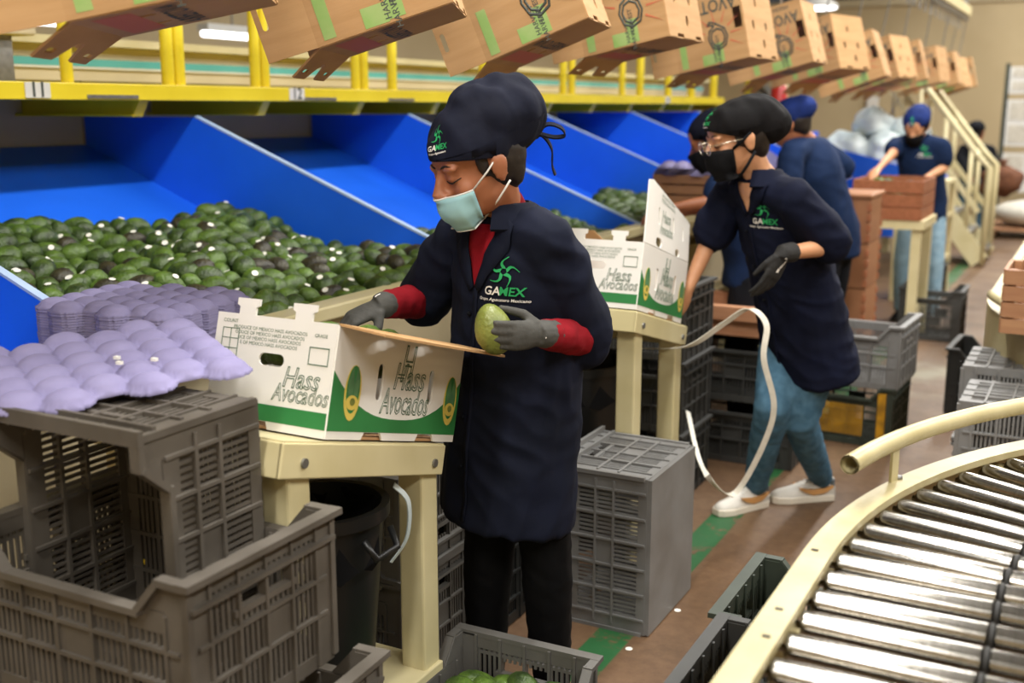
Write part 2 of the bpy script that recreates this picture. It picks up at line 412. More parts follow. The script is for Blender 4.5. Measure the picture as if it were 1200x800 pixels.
# grey gearbox at the conveyor's near end
gb = thing('gear_box', 'grey box motor casing on the catwalk beside the belt conveyor', 'machine', (-3.85, atx(-4, 18, -3.8).y, 1.67))
MB().bb(-.12, .12, -.2, .12, .2, .45).build('casing', 'beige', gb, bevel=.01)
MB().bb(-.06, .06, -.1, .05, 0, .2).build('pedestal', 'zinc', gb)
for s in (-.06, .06): MB().tube([(.12, s, .25), (.132, s, .25)], .012, 8).build('bolt', 'zinc', gb)

# ------------------------------------------------------------------ avocados
def avo_mesh(name, m, L=.062, r=.040, neck=.6, n=12, mm=9):
    b = MB(); rs = []
    for i in range(mm):
        t = max(.06, min(pi-.06, pi*i/(mm-1))); z = -cos(t)
        w = sin(t)*(1-.5*(1-neck)*(z+.25)) if z > -.25 else sin(t)
        rs.append([V((r*w*cos(2*pi*j/n), r*w*sin(2*pi*j/n), L*z)) for j in range(n)])
    b.rings(rs); return b.mesh(name, m, True)
AVO = [avo_mesh('avocado_a', 'avo_green'), avo_mesh('avocado_b', 'avo_green', .055, .042, .8), avo_mesh('avocado_c', 'avo_mid', .059, .041, .7), avo_mesh('avocado_d', 'avo_mid', .054, .043, .85), avo_mesh('avocado_e', 'avo_dark', .058, .040, .65)]
STK = MB().lathe([(.0115, 0), (.0112, .0012)], 10).mesh('sticker', 'sticker')
LOW = MB(); 
def rand_rot(flat=True):
    a = random.uniform(0, 2*pi); el = random.gauss(0, .35)
    d = V((cos(a)*cos(el), sin(a)*cos(el), sin(el)))
    return d.to_track_quat('Z', 'Y')
def heap_surface(i):
    y0, y1 = DY[i], DY[i+1]
    def f(x, y):
        u = (y-y0)/(y1-y0)
        if i == 1:
            back = -3.42-.1*sin(u*5)-.25*max(0, .35-u)
            z = .985+.15*min(1, max(0, (-2.2-x)/1.1))+.03*sin(x*7+y*5)
        else:
            back = -2.62-.2*u if i == 2 else -2.75+.25*cos(u*3)
            z = .955+.06*min(1, (-2.2-x)/.5)+.02*sin(x*9+y*6)
        if x < back: return None
        return max(z, ramp_z(x)+.04)
    return f
cands = []; stuffs = {i: MB() for i in range(6)}
for i in (1, 2, 3, 4):
    f = heap_surface(i); row = 0
    for layer in (0, 1):
        x = -2.2 if layer == 0 else -2.235
        while x > -3.6:
            y = DY[i]+.06+(row % 2)*.04
            while y < DY[i+1]-.055:
                xx, yy = x+random.uniform(-.013, .013), y+random.uniform(-.013, .013); z = f(xx, yy)
                if z is not None:
                    z += random.uniform(-.012, .016)-layer*.055; z = max(z, ramp_z(xx)+.039)
                    if i == 1 and abs(xx+2.16) < .29 and abs(yy-2.05) < .29: z = min(z, .955)
                    P = V((xx, yy, z)); px, py, dd = proj(P)
                    if -25 < px < 1225: cands.append((layer, i, P, dd))
                y += .094
            x -= .077; row += 1
cands.sort(key=lambda c: (c[0], c[3]))
TOPN = 292
lab_avo = {1: 'in the heap filling the blue bin beside the purple trays', 2: 'in the blue bin behind the worker in the blue mask', 3: 'in the blue bin behind the carton with the raised lid', 4: 'in the far blue bin beyond the brown slatted tray'}
for k, (layer, i, P, dd) in enumerate(cands):
    q = rand_rot(); r_ = random.random(); me = AVO[0 if r_ < .27 else 1 if r_ < .5 else 2 if r_ < .68 else 3 if r_ < .86 else 4]; sc = random.uniform(.88, 1.08)
    M_ = Matrix.LocRotScale(P, q, V((sc, sc, sc)))
    if k < TOPN:
        o = inst(me, 'avocado', None, M_)
        kind = 'dark purplish avocado' if r_ >= .86 else 'dull dark green avocado' if r_ >= .5 else 'bright green avocado'
        tag(o, kind+' '+lab_avo[i], 'avocado', kind+'s '+lab_avo[i])
        if random.random() < .28:
            n_ = (CAMP-P).normalized()*.6+V((random.uniform(-.5, .5), random.uniform(-.5, .5), .75)); n_ = (q.inverted() @ n_); n_.z *= .3; n_.normalize()
            R_ = AVO.index(me); rr = (.040, .042, .041, .043, .040)[R_]; LL = (.062, .055, .059, .054, .058)[R_]
            s_ = 1/sqrt((n_.x/rr)**2+(n_.y/rr)**2+(n_.z/LL)**2)
            so = inst(STK, 'sticker', o, Matrix.Translation(n_*s_*.985) @ n_.to_track_quat('Z', 'Y').to_matrix().to_4x4())
    else:
        b = stuffs[i]; vs = [M_ @ v.co for v in AVO[2].vertices]; b.add(vs, [tuple(p.vertices) for p in AVO[2].polygons])
for i, b in stuffs.items():
    if b.v:
        o = b.build('avocado_heap', 'avo_mid', None, smooth=True, fix=False); tag(o, 'avocados deeper down '+lab_avo[i], 'avocados', kind='stuff')

# ------------------------------------------------------------------ plastic crates
def crate_meshes(L, W, Hh, m, cache={}):
    k = (L, W, Hh, m)
    if k in cache: return cache[k]
    def side(w, notch):
        b = MB(); t = .010
        top = Hh-.062 if notch else Hh
        for s in (-1, 1):
            b.box((s*(w/2-.0245), 0, Hh/2-.0025), (.047, t, Hh-.009))
        if notch:
            for s in (-1, 1):
                b.panel([(s*(w/2-.048), top), (s*(w/2-.048), Hh), (s*(w/2-.10), top)] if s > 0 else [(s*(w/2-.048), top), (s*(w/2-.10), top), (s*(w/2-.048), Hh)], [], t, (0, 0, 0), (1, 0, 0), (0, 0, 1))
        b.box((0, 0, .0165), (w-.004, t-.001, .029)); b.box((0, 0, top-.0215), (w-.09, t-.0012, .039))
        for z in ((.105, .175) if not notch else (.11, .17)): b.box((0, 0, z), (w-.04, .02, .007))
        nv = 5 if w > .45 else 4; iw = w-.096
        for j in range(nv+1): b.box((-iw/2+iw*j/nv, 0, (top+.0)/2), (.007, .0194, top-.012))
        n = int(iw/.0135)
        for j in range(n):
            x = -iw/2+iw*(j+.5)/n
            if not notch and abs(x) < .065: segs = ((.03, Hh-.10), (Hh-.065, Hh-.035))
            else: segs = ((.03, top-.035),)
            for a, c in segs: b.box((x, 0, (a+c)/2), (.0068, .005, c-a))
        if not notch: b.box((0, 0, Hh-.10), (.16, .016, .012))
        j = 2; b.box((-iw/2+iw*(j+.5)/nv, 0, .14), (iw/nv, .007, .066))
        return b
    ls = side(L, True); ss = side(W, False)
    base = MB(); base.box((0, 0, .0062), (L-.01, .05, .0112))
    for s in (-1, 1): base.box((0, s*(W/2-.0185), .006), (L-.003, .034, .012)); base.box((s*(L/2-.0185), 0, .0058), (.034, W-.004, .0110))
    for j in range(1, 6): base.box((-L/2+L*j/6, 0, .005), (.008, W-.006, .0176))
    for j in range(1, 4): base.box((0, -W/2+W*j/4, .005), (L-.006, .008, .0184))
    n = int(W/.0125)
    for j in range(n): base.box((0, -W/2+W*(j+.5)/n, .008), (L-.008, .0065, .005))
    rim = MB()
    for s in (-1, 1):
        rim.box((s*(L/2+.004), 0, Hh-.006), (.028, W+.03, .012)); rim.box((s*(L/2+.003), 0, Hh-.052), (.02, W-.003, .008))
        rim.box((0, s*(W/2+.004), Hh-.068), (L-.19, .024, .012))
        for q in (-1, 1):
            rim.box((q*(L/2-.026), s*(W/2+.0036), Hh-.0068), (.056, .0226, .012))
            rim.beam((q*(L/2-.050), s*(W/2+.004), Hh-.008), (q*(L/2-.103), s*(W/2+.004), Hh-.069), .0232, .012)
            rim.box((q*(L/2-.001), s*(W/2-.001), Hh/2), (.013, .013, Hh-.022))
    r = dict(long=ls.mesh('long_side', m), short=ss.mesh('short_side', m), base=base.mesh('base_grid', m), rim=rim.mesh('rim', m))
    cache[k] = r; return r
def crate(label, M, m='crate_grey', dims=(.52, .38, .30), group='plastic crates', solid_base=False, cat='crate'):
    L, W_, Hh = dims; ms = crate_meshes(L, W_, Hh, m)
    t = thing('plastic_crate', label, cat, group=group, M=M)
    for s in (-1, 1):
        inst(ms['long'], 'long_side', t, Matrix.Translation((0, s*(W_/2-.005), 0)))
        inst(ms['short'], 'short_side', t, Matrix.Translation((s*(L/2-.005), 0, 0)) @ Matrix.Rotation(pi/2, 4, 'Z'))
    inst(ms['base'], 'base_grid', t)
    if solid_base: MB().bb(-L/2+.002, L/2-.002, -W_/2+.002, W_/2-.002, -.012, .002).build('base_plate', m, t)
    inst(ms['rim'], 'rim', t); return t
def Tz(x, y, z, rz=0): return Matrix.Translation((x, y, z)) @ Matrix.Rotation(rz, 4, 'Z')
def axes(o, X, Y, Z):  # matrix from axis vectors
    M_ = Matrix((X, Y, Z)).transposed().to_4x4(); M_.translation = V(o); return M_
X_, Y_, Z_ = V((1, 0, 0)), V((0, 1, 0)), V((0, 0, 1))
# foreground stack: upright crate, one lying on its side in it, two beneath
c1z = .873-.30
crate('upright taupe crate holding a crate laid on its side', Tz(-1.47, 1.375, c1z), 'crate_taupe', (.52, .37, .30))
crate('taupe crate directly under the upright crate of the foreground stack', Tz(-1.40, 1.42, c1z-.29, .05), 'crate_taupe', (.52, .37, .29))
crate('bottom taupe crate of the foreground stack', Tz(-1.41, 1.42, 0, .02), 'crate_taupe', (.52, .37, .283))
# on its side: crate +z -> -Y (opening to -Y), long axis vertical
cc = crate('taupe crate laid on its side in another crate under a purple tray', axes((-1.535, 1.548, .827), Z_, -X_, -Y_), 'crate_taupe', (.48, .355, .31))
for px, py in ((82, 609), (169, 658)):
    p = aty(px, py, 1.540); q = MB(); q.ell((0, 0, 0), (.009, .002, .0065), n=8, m=5); o = q.build('petal', 'petal', cc, smooth=True); o.matrix_parent_inverse = cc.matrix_basis.inverted(); o.location = p
# crate standing on its side on the floor, base towards the aisle
t = crate('light grey crate standing on its side on the floor beside the worker in black trousers', axes((-1.12, 3.18, .256), Z_, Y_, -X_), 'crate_light', (.505, .40, .33), solid_base=True)
crate('black crate standing on its side behind the black waste bucket', axes((-1.52, 2.92, .256), Z_, Y_, -X_), 'crate_black', (.505, .40, .33))
crate('grey crate lying upside down on the black crate behind the waste bucket', axes((-1.85, 2.55, .62), X_, -Y_, -Z_), 'crate_grey', (.50, .38, .30))
crate('grey crate standing on the floor under an upside-down grey crate', Tz(-1.85, 2.55, 0), 'crate_grey', (.50, .38, .32))
# crate with avocados in front
pa, pb = atz(543, 733, .31), atz(697, 769, .31); u = (pb-pa).normalized(); w = V((-u.y, u.x, 0)); cc_ = (pa+pb)/2-w*.255
ang = math.atan2(u.y, u.x)
crate('grey crate holding loose avocados, in front of the black trousers', Tz(cc_.x, cc_.y, 0, ang+pi/2), 'crate_grey', (.50, (pb-pa).length+.005, .31))
for k in range(24):
    a, b = -.11+.072*(k % 4)+random.uniform(-.01, .01), .19-.075*(k//4)+random.uniform(-.01, .01)
    p = cc_+u*a+w*b; o = inst(AVO[k % 4], 'avocado', None, Matrix.LocRotScale(V((p.x, p.y, .19+random.uniform(0, .03))), rand_rot(), V((1.0,)*3)))
    tag(o, 'green avocado lying loose in the grey crate by the black trousers', 'avocado', 'avocados in the front crate')
# dark stack and bench beside worker two
q = atz(815, 535, 0)
crate('bottom dark grey crate of the pair under the wooden bench top', Tz(-1.40, 4.98, 0, 0), 'crate_dark', (.56, .40, .30))
crate('upper dark grey crate of the pair under the wooden bench top', Tz(-1.40, 4.98, .29, 0), 'crate_dark', (.56, .40, .30))
crate('bottom dark crate of the second pair, behind the far packing table', Tz(-1.98, 4.98, 0, 0), 'crate_dark', (.55, .40, .30))
crate('upper dark crate of the second pair, behind the far packing table', Tz(-1.98, 4.98, .29, 0), 'crate_dark', (.55, .40, .30))
bn = thing('wooden_bench', 'reddish wooden bench top of planks lying on dark crates', 'bench', (0, 0, 0))
for j in range(3): MB().bb(-1.72, -1.10, 4.78+j*.14, 4.91+j*.14, .59, .66).build('plank', 'wood_bench', bn, bevel=.006)
for j in range(2): MB().bb(-1.74, -1.08, 4.76+j*.38, 4.80+j*.38, .66, .73).build('plank', 'wood_bench', bn, bevel=.006)
# crates right behind worker two
crate('dark green crate with yellow bars under a grey crate', Tz(-1.03, 5.52, 0, -.05), 'crate_green', (.50, .38, .30))
ye = thing('yellow_insert', 'yellow plastic bars showing inside the dark green crate', 'insert', (-1.03, 5.327, 0), -.05)
for j in range(22): MB().bb(-.17+j*.013, -.163+j*.013, -.004, .002, .05, .20).build('bar', 'crate_yellow', ye)
MB().bb(.178, .215, -.012, -.002, .05, .27).build('paint_mark', 'crate_yellow', ye)
crate('open light grey crate on top of the dark green crate', Tz(-1.02, 5.52, .29, -.05), 'crate_light', (.52, .40, .31))
crate('grey crate standing alone on the aisle floor by the worker in pale jeans', Tz(-.995, 8.25, 0, 0), 'crate_dark', (.40, .36, .36))
crate('black crate with a bag in it under the far roller conveyor', Tz(-.37, 6.3, 0, -.05), 'crate_black', (.52, .40, .36))
crate('light grey crate upside down on the pile by the guard tube', axes((-.16, 4.72, .62), X_, -Y_, -Z_), 'crate_light', (.52, .40, .30))
crate('light grey crate standing on the floor under the pile by the guard tube', Tz(-.16, 4.72, 0, 0), 'crate_light', (.52, .40, .31))
crate('light grey crate upside down in front of the pile by the guard tube', axes((-.13, 4.25, .59), X_, -Y_, -Z_), 'crate_light', (.50, .36, .29))
crate('grey crate on the floor in front of the pile by the guard tube', Tz(-.13, 4.25, 0, 0), 'crate_light', (.50, .36, .295))
for k, (px, py, z, yy, lab) in enumerate(((890, 690, .50, .0, 'dark green crate tucked under the curved roller conveyor'), (842, 775, .52, .0, 'dark grey crate tucked under the straight end of the roller conveyor'))):
    p = atz(px, py, z); crate(lab, Tz(p.x+.20, p.y+.02, z-.30, 0), ('crate_green', 'crate_dark')[k], (.50, .36, .30))
    crate('lower '+lab.replace('tucked', 'on the floor'), Tz(p.x+.20, p.y+.02, 0, 0), ('crate_green', 'crate_dark')[k], (.50, .36, z-.30))

# ------------------------------------------------------------------ packing tables
TX = -1.32
def packing_table(label, p0, p1, width=.52, shelf=.27):
    """p0 near top corner, p1 far top corner on the aisle side"""
    t = thing('packing_table', label, 'table', (0, 0, 0), 0, 'sloping packing tables')
    d = (p1-p0).normalized(); n = V((0, -d.z, d.y)); x0, x1 = p0.x-width, p0.x
    m = MB(); c = (p0+p1)/2-n*.008+V((-width/2, 0, 0)); R = Matrix((X_, d, n)).transposed(); m.box(c, (width-.008, (p1-p0).length-.008, .016), R); m.build('top', 'cream', t)
    for x in (x1-.006, x0+.006): MB().beam(p0.xyz*0+V((x, p0.y, p0.z))-n*.038, V((x, p1.y, p1.z))-n*.038, .012, .07, n).build('side_apron', 'cream', t, bevel=.003)
    for p in (p0, p1):
        s = 1 if p is p0 else -1; MB().box(p-n*.038+d*s*.006+V((-width/2, 0, 0)), (width-.002, .012, .07), R).build('end_apron', 'cream', t, bevel=.003)
    for p, s in ((p0, 1), (p1, -1)):
        for x in (x1-.047, x0+.047):
            y = p.y+s*.055; MB().bb(x-.034, x+.034, y-.034, y+.034, 0, p.z-.05-(.02 if s > 0 else -.012)).build('leg', 'cream', t, bevel=.006)
            b = MB(); b.tube([(x1-.001, y, 0), (x1+.004, y, 0)], .011, 12)
        bo = MB(); q = V((x1, y, p.z-.045-s*.014)); bo.tube([q-X_*.002, q+X_*.005], .010, 12); bo.build('bolt', 'zinc', t)
    if shelf:
        MB().bb(x0+.02, x1-.004, p0.y+.02, p1.y-.02, shelf-.055, shelf).build('shelf', 'cream', t, bevel=.004)
    return t, d, n
tn0, tn1 = atx(333, 517, TX), atx(523, 520, TX)
tf0, tf1 = atx(747, 364, TX), atx(806, 382, TX)
T1, d1, n1 = packing_table('cream sloping packing table under the carton being filled', tn0, tn1)
T2, d2, n2 = packing_table('cream sloping packing table under the carton with the raised lid', tf0, tf1, shelf=0)
tt0 = V((-1.52, 5.35, 1.04)); tt1 = V((-1.52, 5.95, .9))
T3, d3, n3 = packing_table('cream sloping packing table behind the worker in glasses', tt0, tt1, .5, 0)

def rect(x0, y0, x1, y1): return [(x0, y0), (x1, y0), (x1, y1), (x0, y1)]
def oval(cx, cy, rx, ry, n=14): return [(cx+rx*cos(2*pi*i/n), cy+ry*sin(2*pi*i/n)) for i in range(n)]
def stadium(cx, cy, hw, hh, n=6):
    r = min(hw, hh); pts = []
    for k, (sx, sy, a0) in enumerate(((1, 1, 0), (-1, 1, pi/2), (-1, -1, pi), (1, -1, 3*pi/2))):
        for i in range(n): a = a0+pi/2*i/(n-1); pts.append((cx+sx*(hw-r)+r*cos(a), cy+sy*(hh-r)+r*sin(a)))
    out = []
    for p in pts:
        if not out or (abs(p[0]-out[-1][0])+abs(p[1]-out[-1][1])) > 1e-5: out.append(p)
    if abs(out[0][0]-out[-1][0])+abs(out[0][1]-out[-1][1]) < 1e-5: out.pop()
    return out
def lettered(body, size, O, U, Vv, parent, m='print_ink', outline=.018, shear=.25, sx=.8):
    return text(body, size, O, U, Vv, m, parent, 'lettering', outline, shear, 0, sx)
def avo_print(parent, O, U, Vv, s):
    """avocado picture: yellow ring, two leaves/fruits and a cut half"""
    N_ = V(U).cross(V(Vv)); f = lambda pts, m, k: MB().panel([(p[0]*s, p[1]*s) for p in pts], [], .0004, V(O)+N_*(.0004+.0003*k), U, Vv).build('avocado_picture', m, parent, fix=False)
    f(oval(0, 0, .5, 1.0, 20), 'print_yellow', 0); f(oval(0, .12, .40, .86, 20), 'print_green', 1)
    f([(-.28, -.1), (-.33, .35), (-.12, .95), (.02, .3), (0, -.1)], 'print_avo', 2); f([(.05, -.1), (.02, .3), (.16, .95), (.36, .35), (.28, -.1)], 'print_avo', 2)
    f(oval(0, -.35, .36, .27), 'print_yellow', 3); f(oval(.02, -.32, .16, .14), 'avo_olive', 4)
def avocado_carton(label, M, L, Wd, Hh, lid):
    t = thing('avocado_carton', label, 'carton', M=M, group='white avocado cartons'); th = .005
    rs = [stadium(L*.33, Hh*.54, .011, Hh*.17), stadium(L*.74, Hh*.54, .011, Hh*.17)]
    side_out = [(0, 0), (L*.24, 0), (L*.26, .016), (L*.38, .016), (L*.40, 0), (L*.66, 0), (L*.68, .016), (L*.80, .016), (L*.82, 0), (L, 0), (L, Hh), (0, Hh)]
    for y, nm in ((0, 'side_wall'), (Wd, 'side_wall')):
        MB().panel(side_out, rs, th, (0, y, 0), (1, 0, 0), (0, 0, 1)).build(nm, 'box_white', t)
    end_out = [(0, 0), (Wd*.28, 0), (Wd*.30, .016), (Wd*.52, .016), (Wd*.54, 0), (Wd, 0), (Wd, Hh), (0, Hh)]
    for x in (0, L):
        MB().panel(end_out, [stadium(Wd*.5, Hh*.62, .033, .013)], th, (x, Wd, 0), (0, -1, 0), (0, 0, 1)).build('end_wall', 'box_white', t)
    for a in (.25, .72): MB().panel([(-.022, 0), (.022, 0), (.022, .016), (.03, .02), (.03, .034), (-.03, .034), (-.03, .02), (-.022, .016)], [], th, (0, Wd*(1-a), Hh), (0, -1, 0), (0, 0, 1)).build('tab', 'box_white', t)
    MB().bb(th, L-th, th, Wd-th, 0, .006).build('bottom', 'cardboard', t)
    # green print on the side: wave
    wave = [(0, .017), (L, .017), (L, Hh*.62)]+[(L*(1-u), Hh*(.20+.40*abs(2*u-1)**2.6)) for u in [i/16 for i in range(1, 17)]]
    hs = []
    MB().panel(wave, hs, .0006, (0, -th/2-.0004, 0), (1, 0, 0), (0, 0, 1)).build('green_band', 'print_green', t)
    MB().panel(rect(0, .017, Wd, Hh*.22), [], .0006, (-th/2-.0004, Wd, 0), (0, -1, 0), (0, 0, 1)).build('green_band', 'print_green', t)
    oy = -th/2-.0012
    lettered('Hass', Hh*.36, (L*.55, oy, Hh*.60), (1, 0, 0), (0, 0, 1), t); lettered('Avocados', Hh*.34, (L*.54, oy, Hh*.36), (1, 0, 0), (0, 0, 1), t, sx=.62)
    lettered('H', Hh*.5, (L*.52, oy, Hh*.72), (1, 0, 0), (0, 0, 1), t, sx=.6)
    for a in (.14, .92): avo_print(t, (L*a, -th/2-.001, Hh*.42), (1, 0, 0), (0, 0, 1), Hh*.25)
    ox = -th/2-.0012
    E_ = lambda a, z: (ox, Wd*(1-a), z)
    lettered('Hass', Hh*.26, E_(.76, Hh*.48), (0, -1, 0), (0, 0, 1), t); lettered('Avocados', Hh*.22, E_(.77, Hh*.34), (0, -1, 0), (0, 0, 1), t, sx=.7)
    for k in range(4): text('PRODUCE OF MEXICO HASS AVOCADOS'[k*2:], .0105, E_(.46, Hh*(.88-.045*k)), (0, -1, 0), (0, 0, 1), 'print_ink', t)
    text('COUNT', .011, E_(.12, Hh*.93), (0, -1, 0), (0, 0, 1), 'print_ink', t); text('GRADE', .010, E_(.88, Hh*.88), (0, -1, 0), (0, 0, 1), 'print_ink', t)
    g = MB()
    for i in range(5):
        g.panel(rect(Wd*.06, Hh*(.86-.09*i), Wd*.20, Hh*(.86-.09*i)+.0015), [], .0004, (ox, Wd, 0), (0, -1, 0), (0, 0, 1))
    for a in (.06, .13, .20): g.panel(rect(Wd*a, Hh*.5, Wd*a+.0015, Hh*.865), [], .0004, (ox, Wd, 0), (0, -1, 0), (0, 0, 1))
    for (a, b, c, e_) in ((.80, .62, .96, .63), (.80, .77, .96, .78), (.80, .62, .806, .78), (.954, .62, .96, .78)): g.panel(rect(Wd*a, Hh*b, Wd*c, Hh*e_), [], .0004, (ox, Wd, 0), (0, -1, 0), (0, 0, 1))
    g.build('size_grid', 'print_ink', t)['kind'] = 'stuff'
    if lid == 'out':
        U = V((1, 0, 0)); a = radians(-6); D = V((0, -cos(a), sin(a)))
        MB().panel([(0, 0), (L, 0), (L, .115), (L*.9, .13), (L*.1, .13), (0, .115)], [stadium(L*.3, .03, .022, .012), stadium(L*.6, .03, .022, .012), stadium(L*.82, .07, .012, .006)], th, (0, 0, Hh), U, D).build('lid_flap', 'kraft', t)
    else:
        U = V((1, 0, 0)); D = V((0, sin(.10), cos(.10))); lf = MB().panel([(0, 0), (L, 0), (L*1.02, Hh*.62), (L*.98, Hh*.66), (L*.16, Hh*1.0), (L*.08, Hh*.97)], [stadium(L*.3, .02, .028, .016), stadium(L*.72, .012, .022, .014), stadium(L*.3, Hh*.5, .007, .03), stadium(L*.62, Hh*.45, .007, .03), stadium(L*.85, Hh*.4, .006, .025)], th, (0, 0, Hh+.002), U, D).build('lid_flap', 'box_white', t)
        N_ = U.cross(D); q = lambda a, h: V((L*a, 0, Hh))+D*(Hh*h)+N_*(th/2+.001)
        lettered('Hass', Hh*.26, q(.45, .52), U, D, lf); lettered('Avocados', Hh*.24, q(.46, .32), U, D, lf, sx=.62)
        for k in range(2): text('PRODUCE OF MEXICO', .016, q(.52, .80-.075*k), V((1, 0, -.12)), D, 'print_ink', lf)
    return t
a0, a1 = atx(380, 523, TX-.012), atx(530, 519, TX-.012)
L1 = (a1-a0).length*1.0
O1 = V((TX-.012, a0.y, 0)); O1.z = tn0.z+(O1.y-tn0.y)*d1.z/d1.y+.004
avocado_carton('open white and green avocado carton being filled by the worker in the blue mask', axes(O1, d1, -X_, n1), L1, .315, .232, 'out')
b0, b1 = atx(745, 363, TX-.01), atx(797, 379, TX-.01)
O2 = V((TX-.01, b0.y, 0)); O2.z = tf0.z+(O2.y-tf0.y)*d2.z/d2.y+.004
avocado_carton('white and green avocado carton with its printed lid raised', axes(O2, d2, -X_, n2), (b1-b0).length, .315, .225, 'up')
# avocados in the open carton
for k in range(22):
    u_, w_ = .08+(k % 6)*(L1-.16)/5, .075+(k//6)*.055
    p = O1+d1*(u_+random.uniform(-.01, .01))+X_*-(w_)+n1*(.17 if k not in (2, 3, 8, 14) else .205)
    o = inst(AVO[(0, 3, 1, 2)[k % 4]], 'avocado', None, Matrix.LocRotScale(p, rand_rot(), V((1.0,)*3))); tag(o, 'green avocado packed in the open carton in front of the worker in the blue mask', 'avocado', 'avocados in the open carton')
# brown carton end standing behind the far carton
t = thing('brown_carton', 'brown cardboard carton standing behind the far white carton', 'carton', (-1.86, 3.72, .905))
for y in (-.15, .15): MB().panel([(-.2, 0), (.2, 0), (.2, .2), (.16, .235), (-.16, .235), (-.2, .2)], [stadium(.1, .17, .03, .014), stadium(-.1, .17, .03, .014)], .005, (0, y, 0), (1, 0, 0), (0, 0, 1)).build('side_wall', 'kraft', t)
for x in (-.2, .2): MB().panel([(-.15, 0), (.15, 0), (.15, .2), (-.15, .2)], [stadium(0, .15, .03, .014)], .005, (x, 0, 0), (0, 1, 0), (0, 0, 1)).build('end_wall', 'kraft', t)
MB().bb(-.2, .2, -.15, .15, 0, .006).build('bottom', 'cardboard', t)
st = thing('side_stand', 'cream stand under the brown carton beside the bin rail', 'stand', (-1.86, 3.72, 0))
MB().bb(-.2, .2, -.15, .15, .87, .905).build('top', 'cream', st)
for sx in (-1, 1):
    for sy in (-1, 1): MB().bb(sx*.17-.02, sx*.17+.02, sy*.12-.02, sy*.12+.02, 0, .87).build('leg', 'cream', st)

# ------------------------------------------------------------------ waste buckets and strapping
def bucket(label, loc, r0, r1, h, rz=0, tilt=0):
    t = thing('waste_bucket', label, 'bucket', loc, rz); t.rotation_euler = (0, tilt, rz)
    n = 28
    m = MB(); m.lathe([(r0-.02, 0), (r0, .01), (r1, h-.03), (r1+.014, h-.028), (r1+.014, h), (r1-.004, h), (r0-.01, .02)], n); m.build('body', 'bin_black', t, smooth=True, angle=35)
    for s in (-1, 1): MB().tube([(s*(r1+.01), -.05, h-.05), (s*(r1+.035), -.04, h-.09), (s*(r1+.035), .04, h-.09), (s*(r1+.01), .05, h-.05)], .008, 8).build('handle', 'bin_black', t, smooth=True)
    bg_ = MB(); rr = [[V(((r1-.006+.004*sin(j*2.3))*cos(2*pi*j/n), (r1-.006+.004*sin(j*2.3))*sin(2*pi*j/n), h-.02+.012*sin(j*1.7)-k*.06)) for j in range(n)] for k in range(3)]
    bg_.rings(rr, False).build('bin_liner', 'mask_black', t, smooth=True); return t
bk = atx(425, 790, -1.5)
bucket('tall black waste bucket on the shelf under the near packing table', (-1.47, tn0.y+.30, .272), .10, .135, .47)
bucket('black waste bucket under the far packing table', (-1.66, 3.62, 0), .15, .205, .70)
m = MB()
def ribbon(pts, w, side, name, mt, parent=None, th=.0015):
    """flat strap through pts, smoothed"""
    P_ = [V(p) for p in pts]; out = []
    for i in range(len(P_)-1):
        p0, p1, p2, p3 = P_[max(i-1, 0)], P_[i], P_[i+1], P_[min(i+2, len(P_)-1)]
        for k in range(8):
            t = k/8; out.append(.5*((2*p1)+(p2-p0)*t+(2*p0-5*p1+4*p2-p3)*t*t+(3*p1-p0-3*p2+p3)*t**3))
    out.append(P_[-1])
    b = MB(); R = []
    for i, p in enumerate(out):
        d = (out[min(i+1, len(out)-1)]-out[max(i-1, 0)]).normalized(); sd = V(side(i/len(out)) if callable(side) else side); sd = (sd-d*sd.dot(d)).normalized(); n_ = d.cross(sd)
        R.append([p+sd*w/2+n_*th, p-sd*w/2+n_*th, p-sd*w/2-n_*th, p+sd*w/2-n_*th])
    b.rings(R); return b.build(name, mt, parent, smooth=True, angle=40)
s2 = 3.92
o = ribbon([atz(806, 482, .42), ats(822, 545, 3.72), ats(850, 578, 3.75), ats(868, 570, 3.78), ats(895, 520, 3.75), ats(907, 475, 3.72), ats(895, 420, 3.7), ats(898, 380, 3.72), ats(878, 362, 3.76), ats(850, 378, 3.8), ats(815, 402, 3.84), ats(790, 408, 3.9), ats(745, 408, 4.0)], .02, lambda u: RT*.8-UP*.4 if u < .25 else RT, 'packing_strap', 'strap')
tag(o, 'looped white packing strap hanging beside the worker in glasses', 'strap')
o = ribbon([(-1.36, tn0.y+.42, .76), (-1.345, tn0.y+.455, .71), (-1.355, tn0.y+.46, .62), (-1.38, tn0.y+.43, .565)], .014, (0, 1, 0), 'plastic_strip', 'plastic_bag'); tag(o, 'clear plastic strip hanging under the near packing table', 'strip')

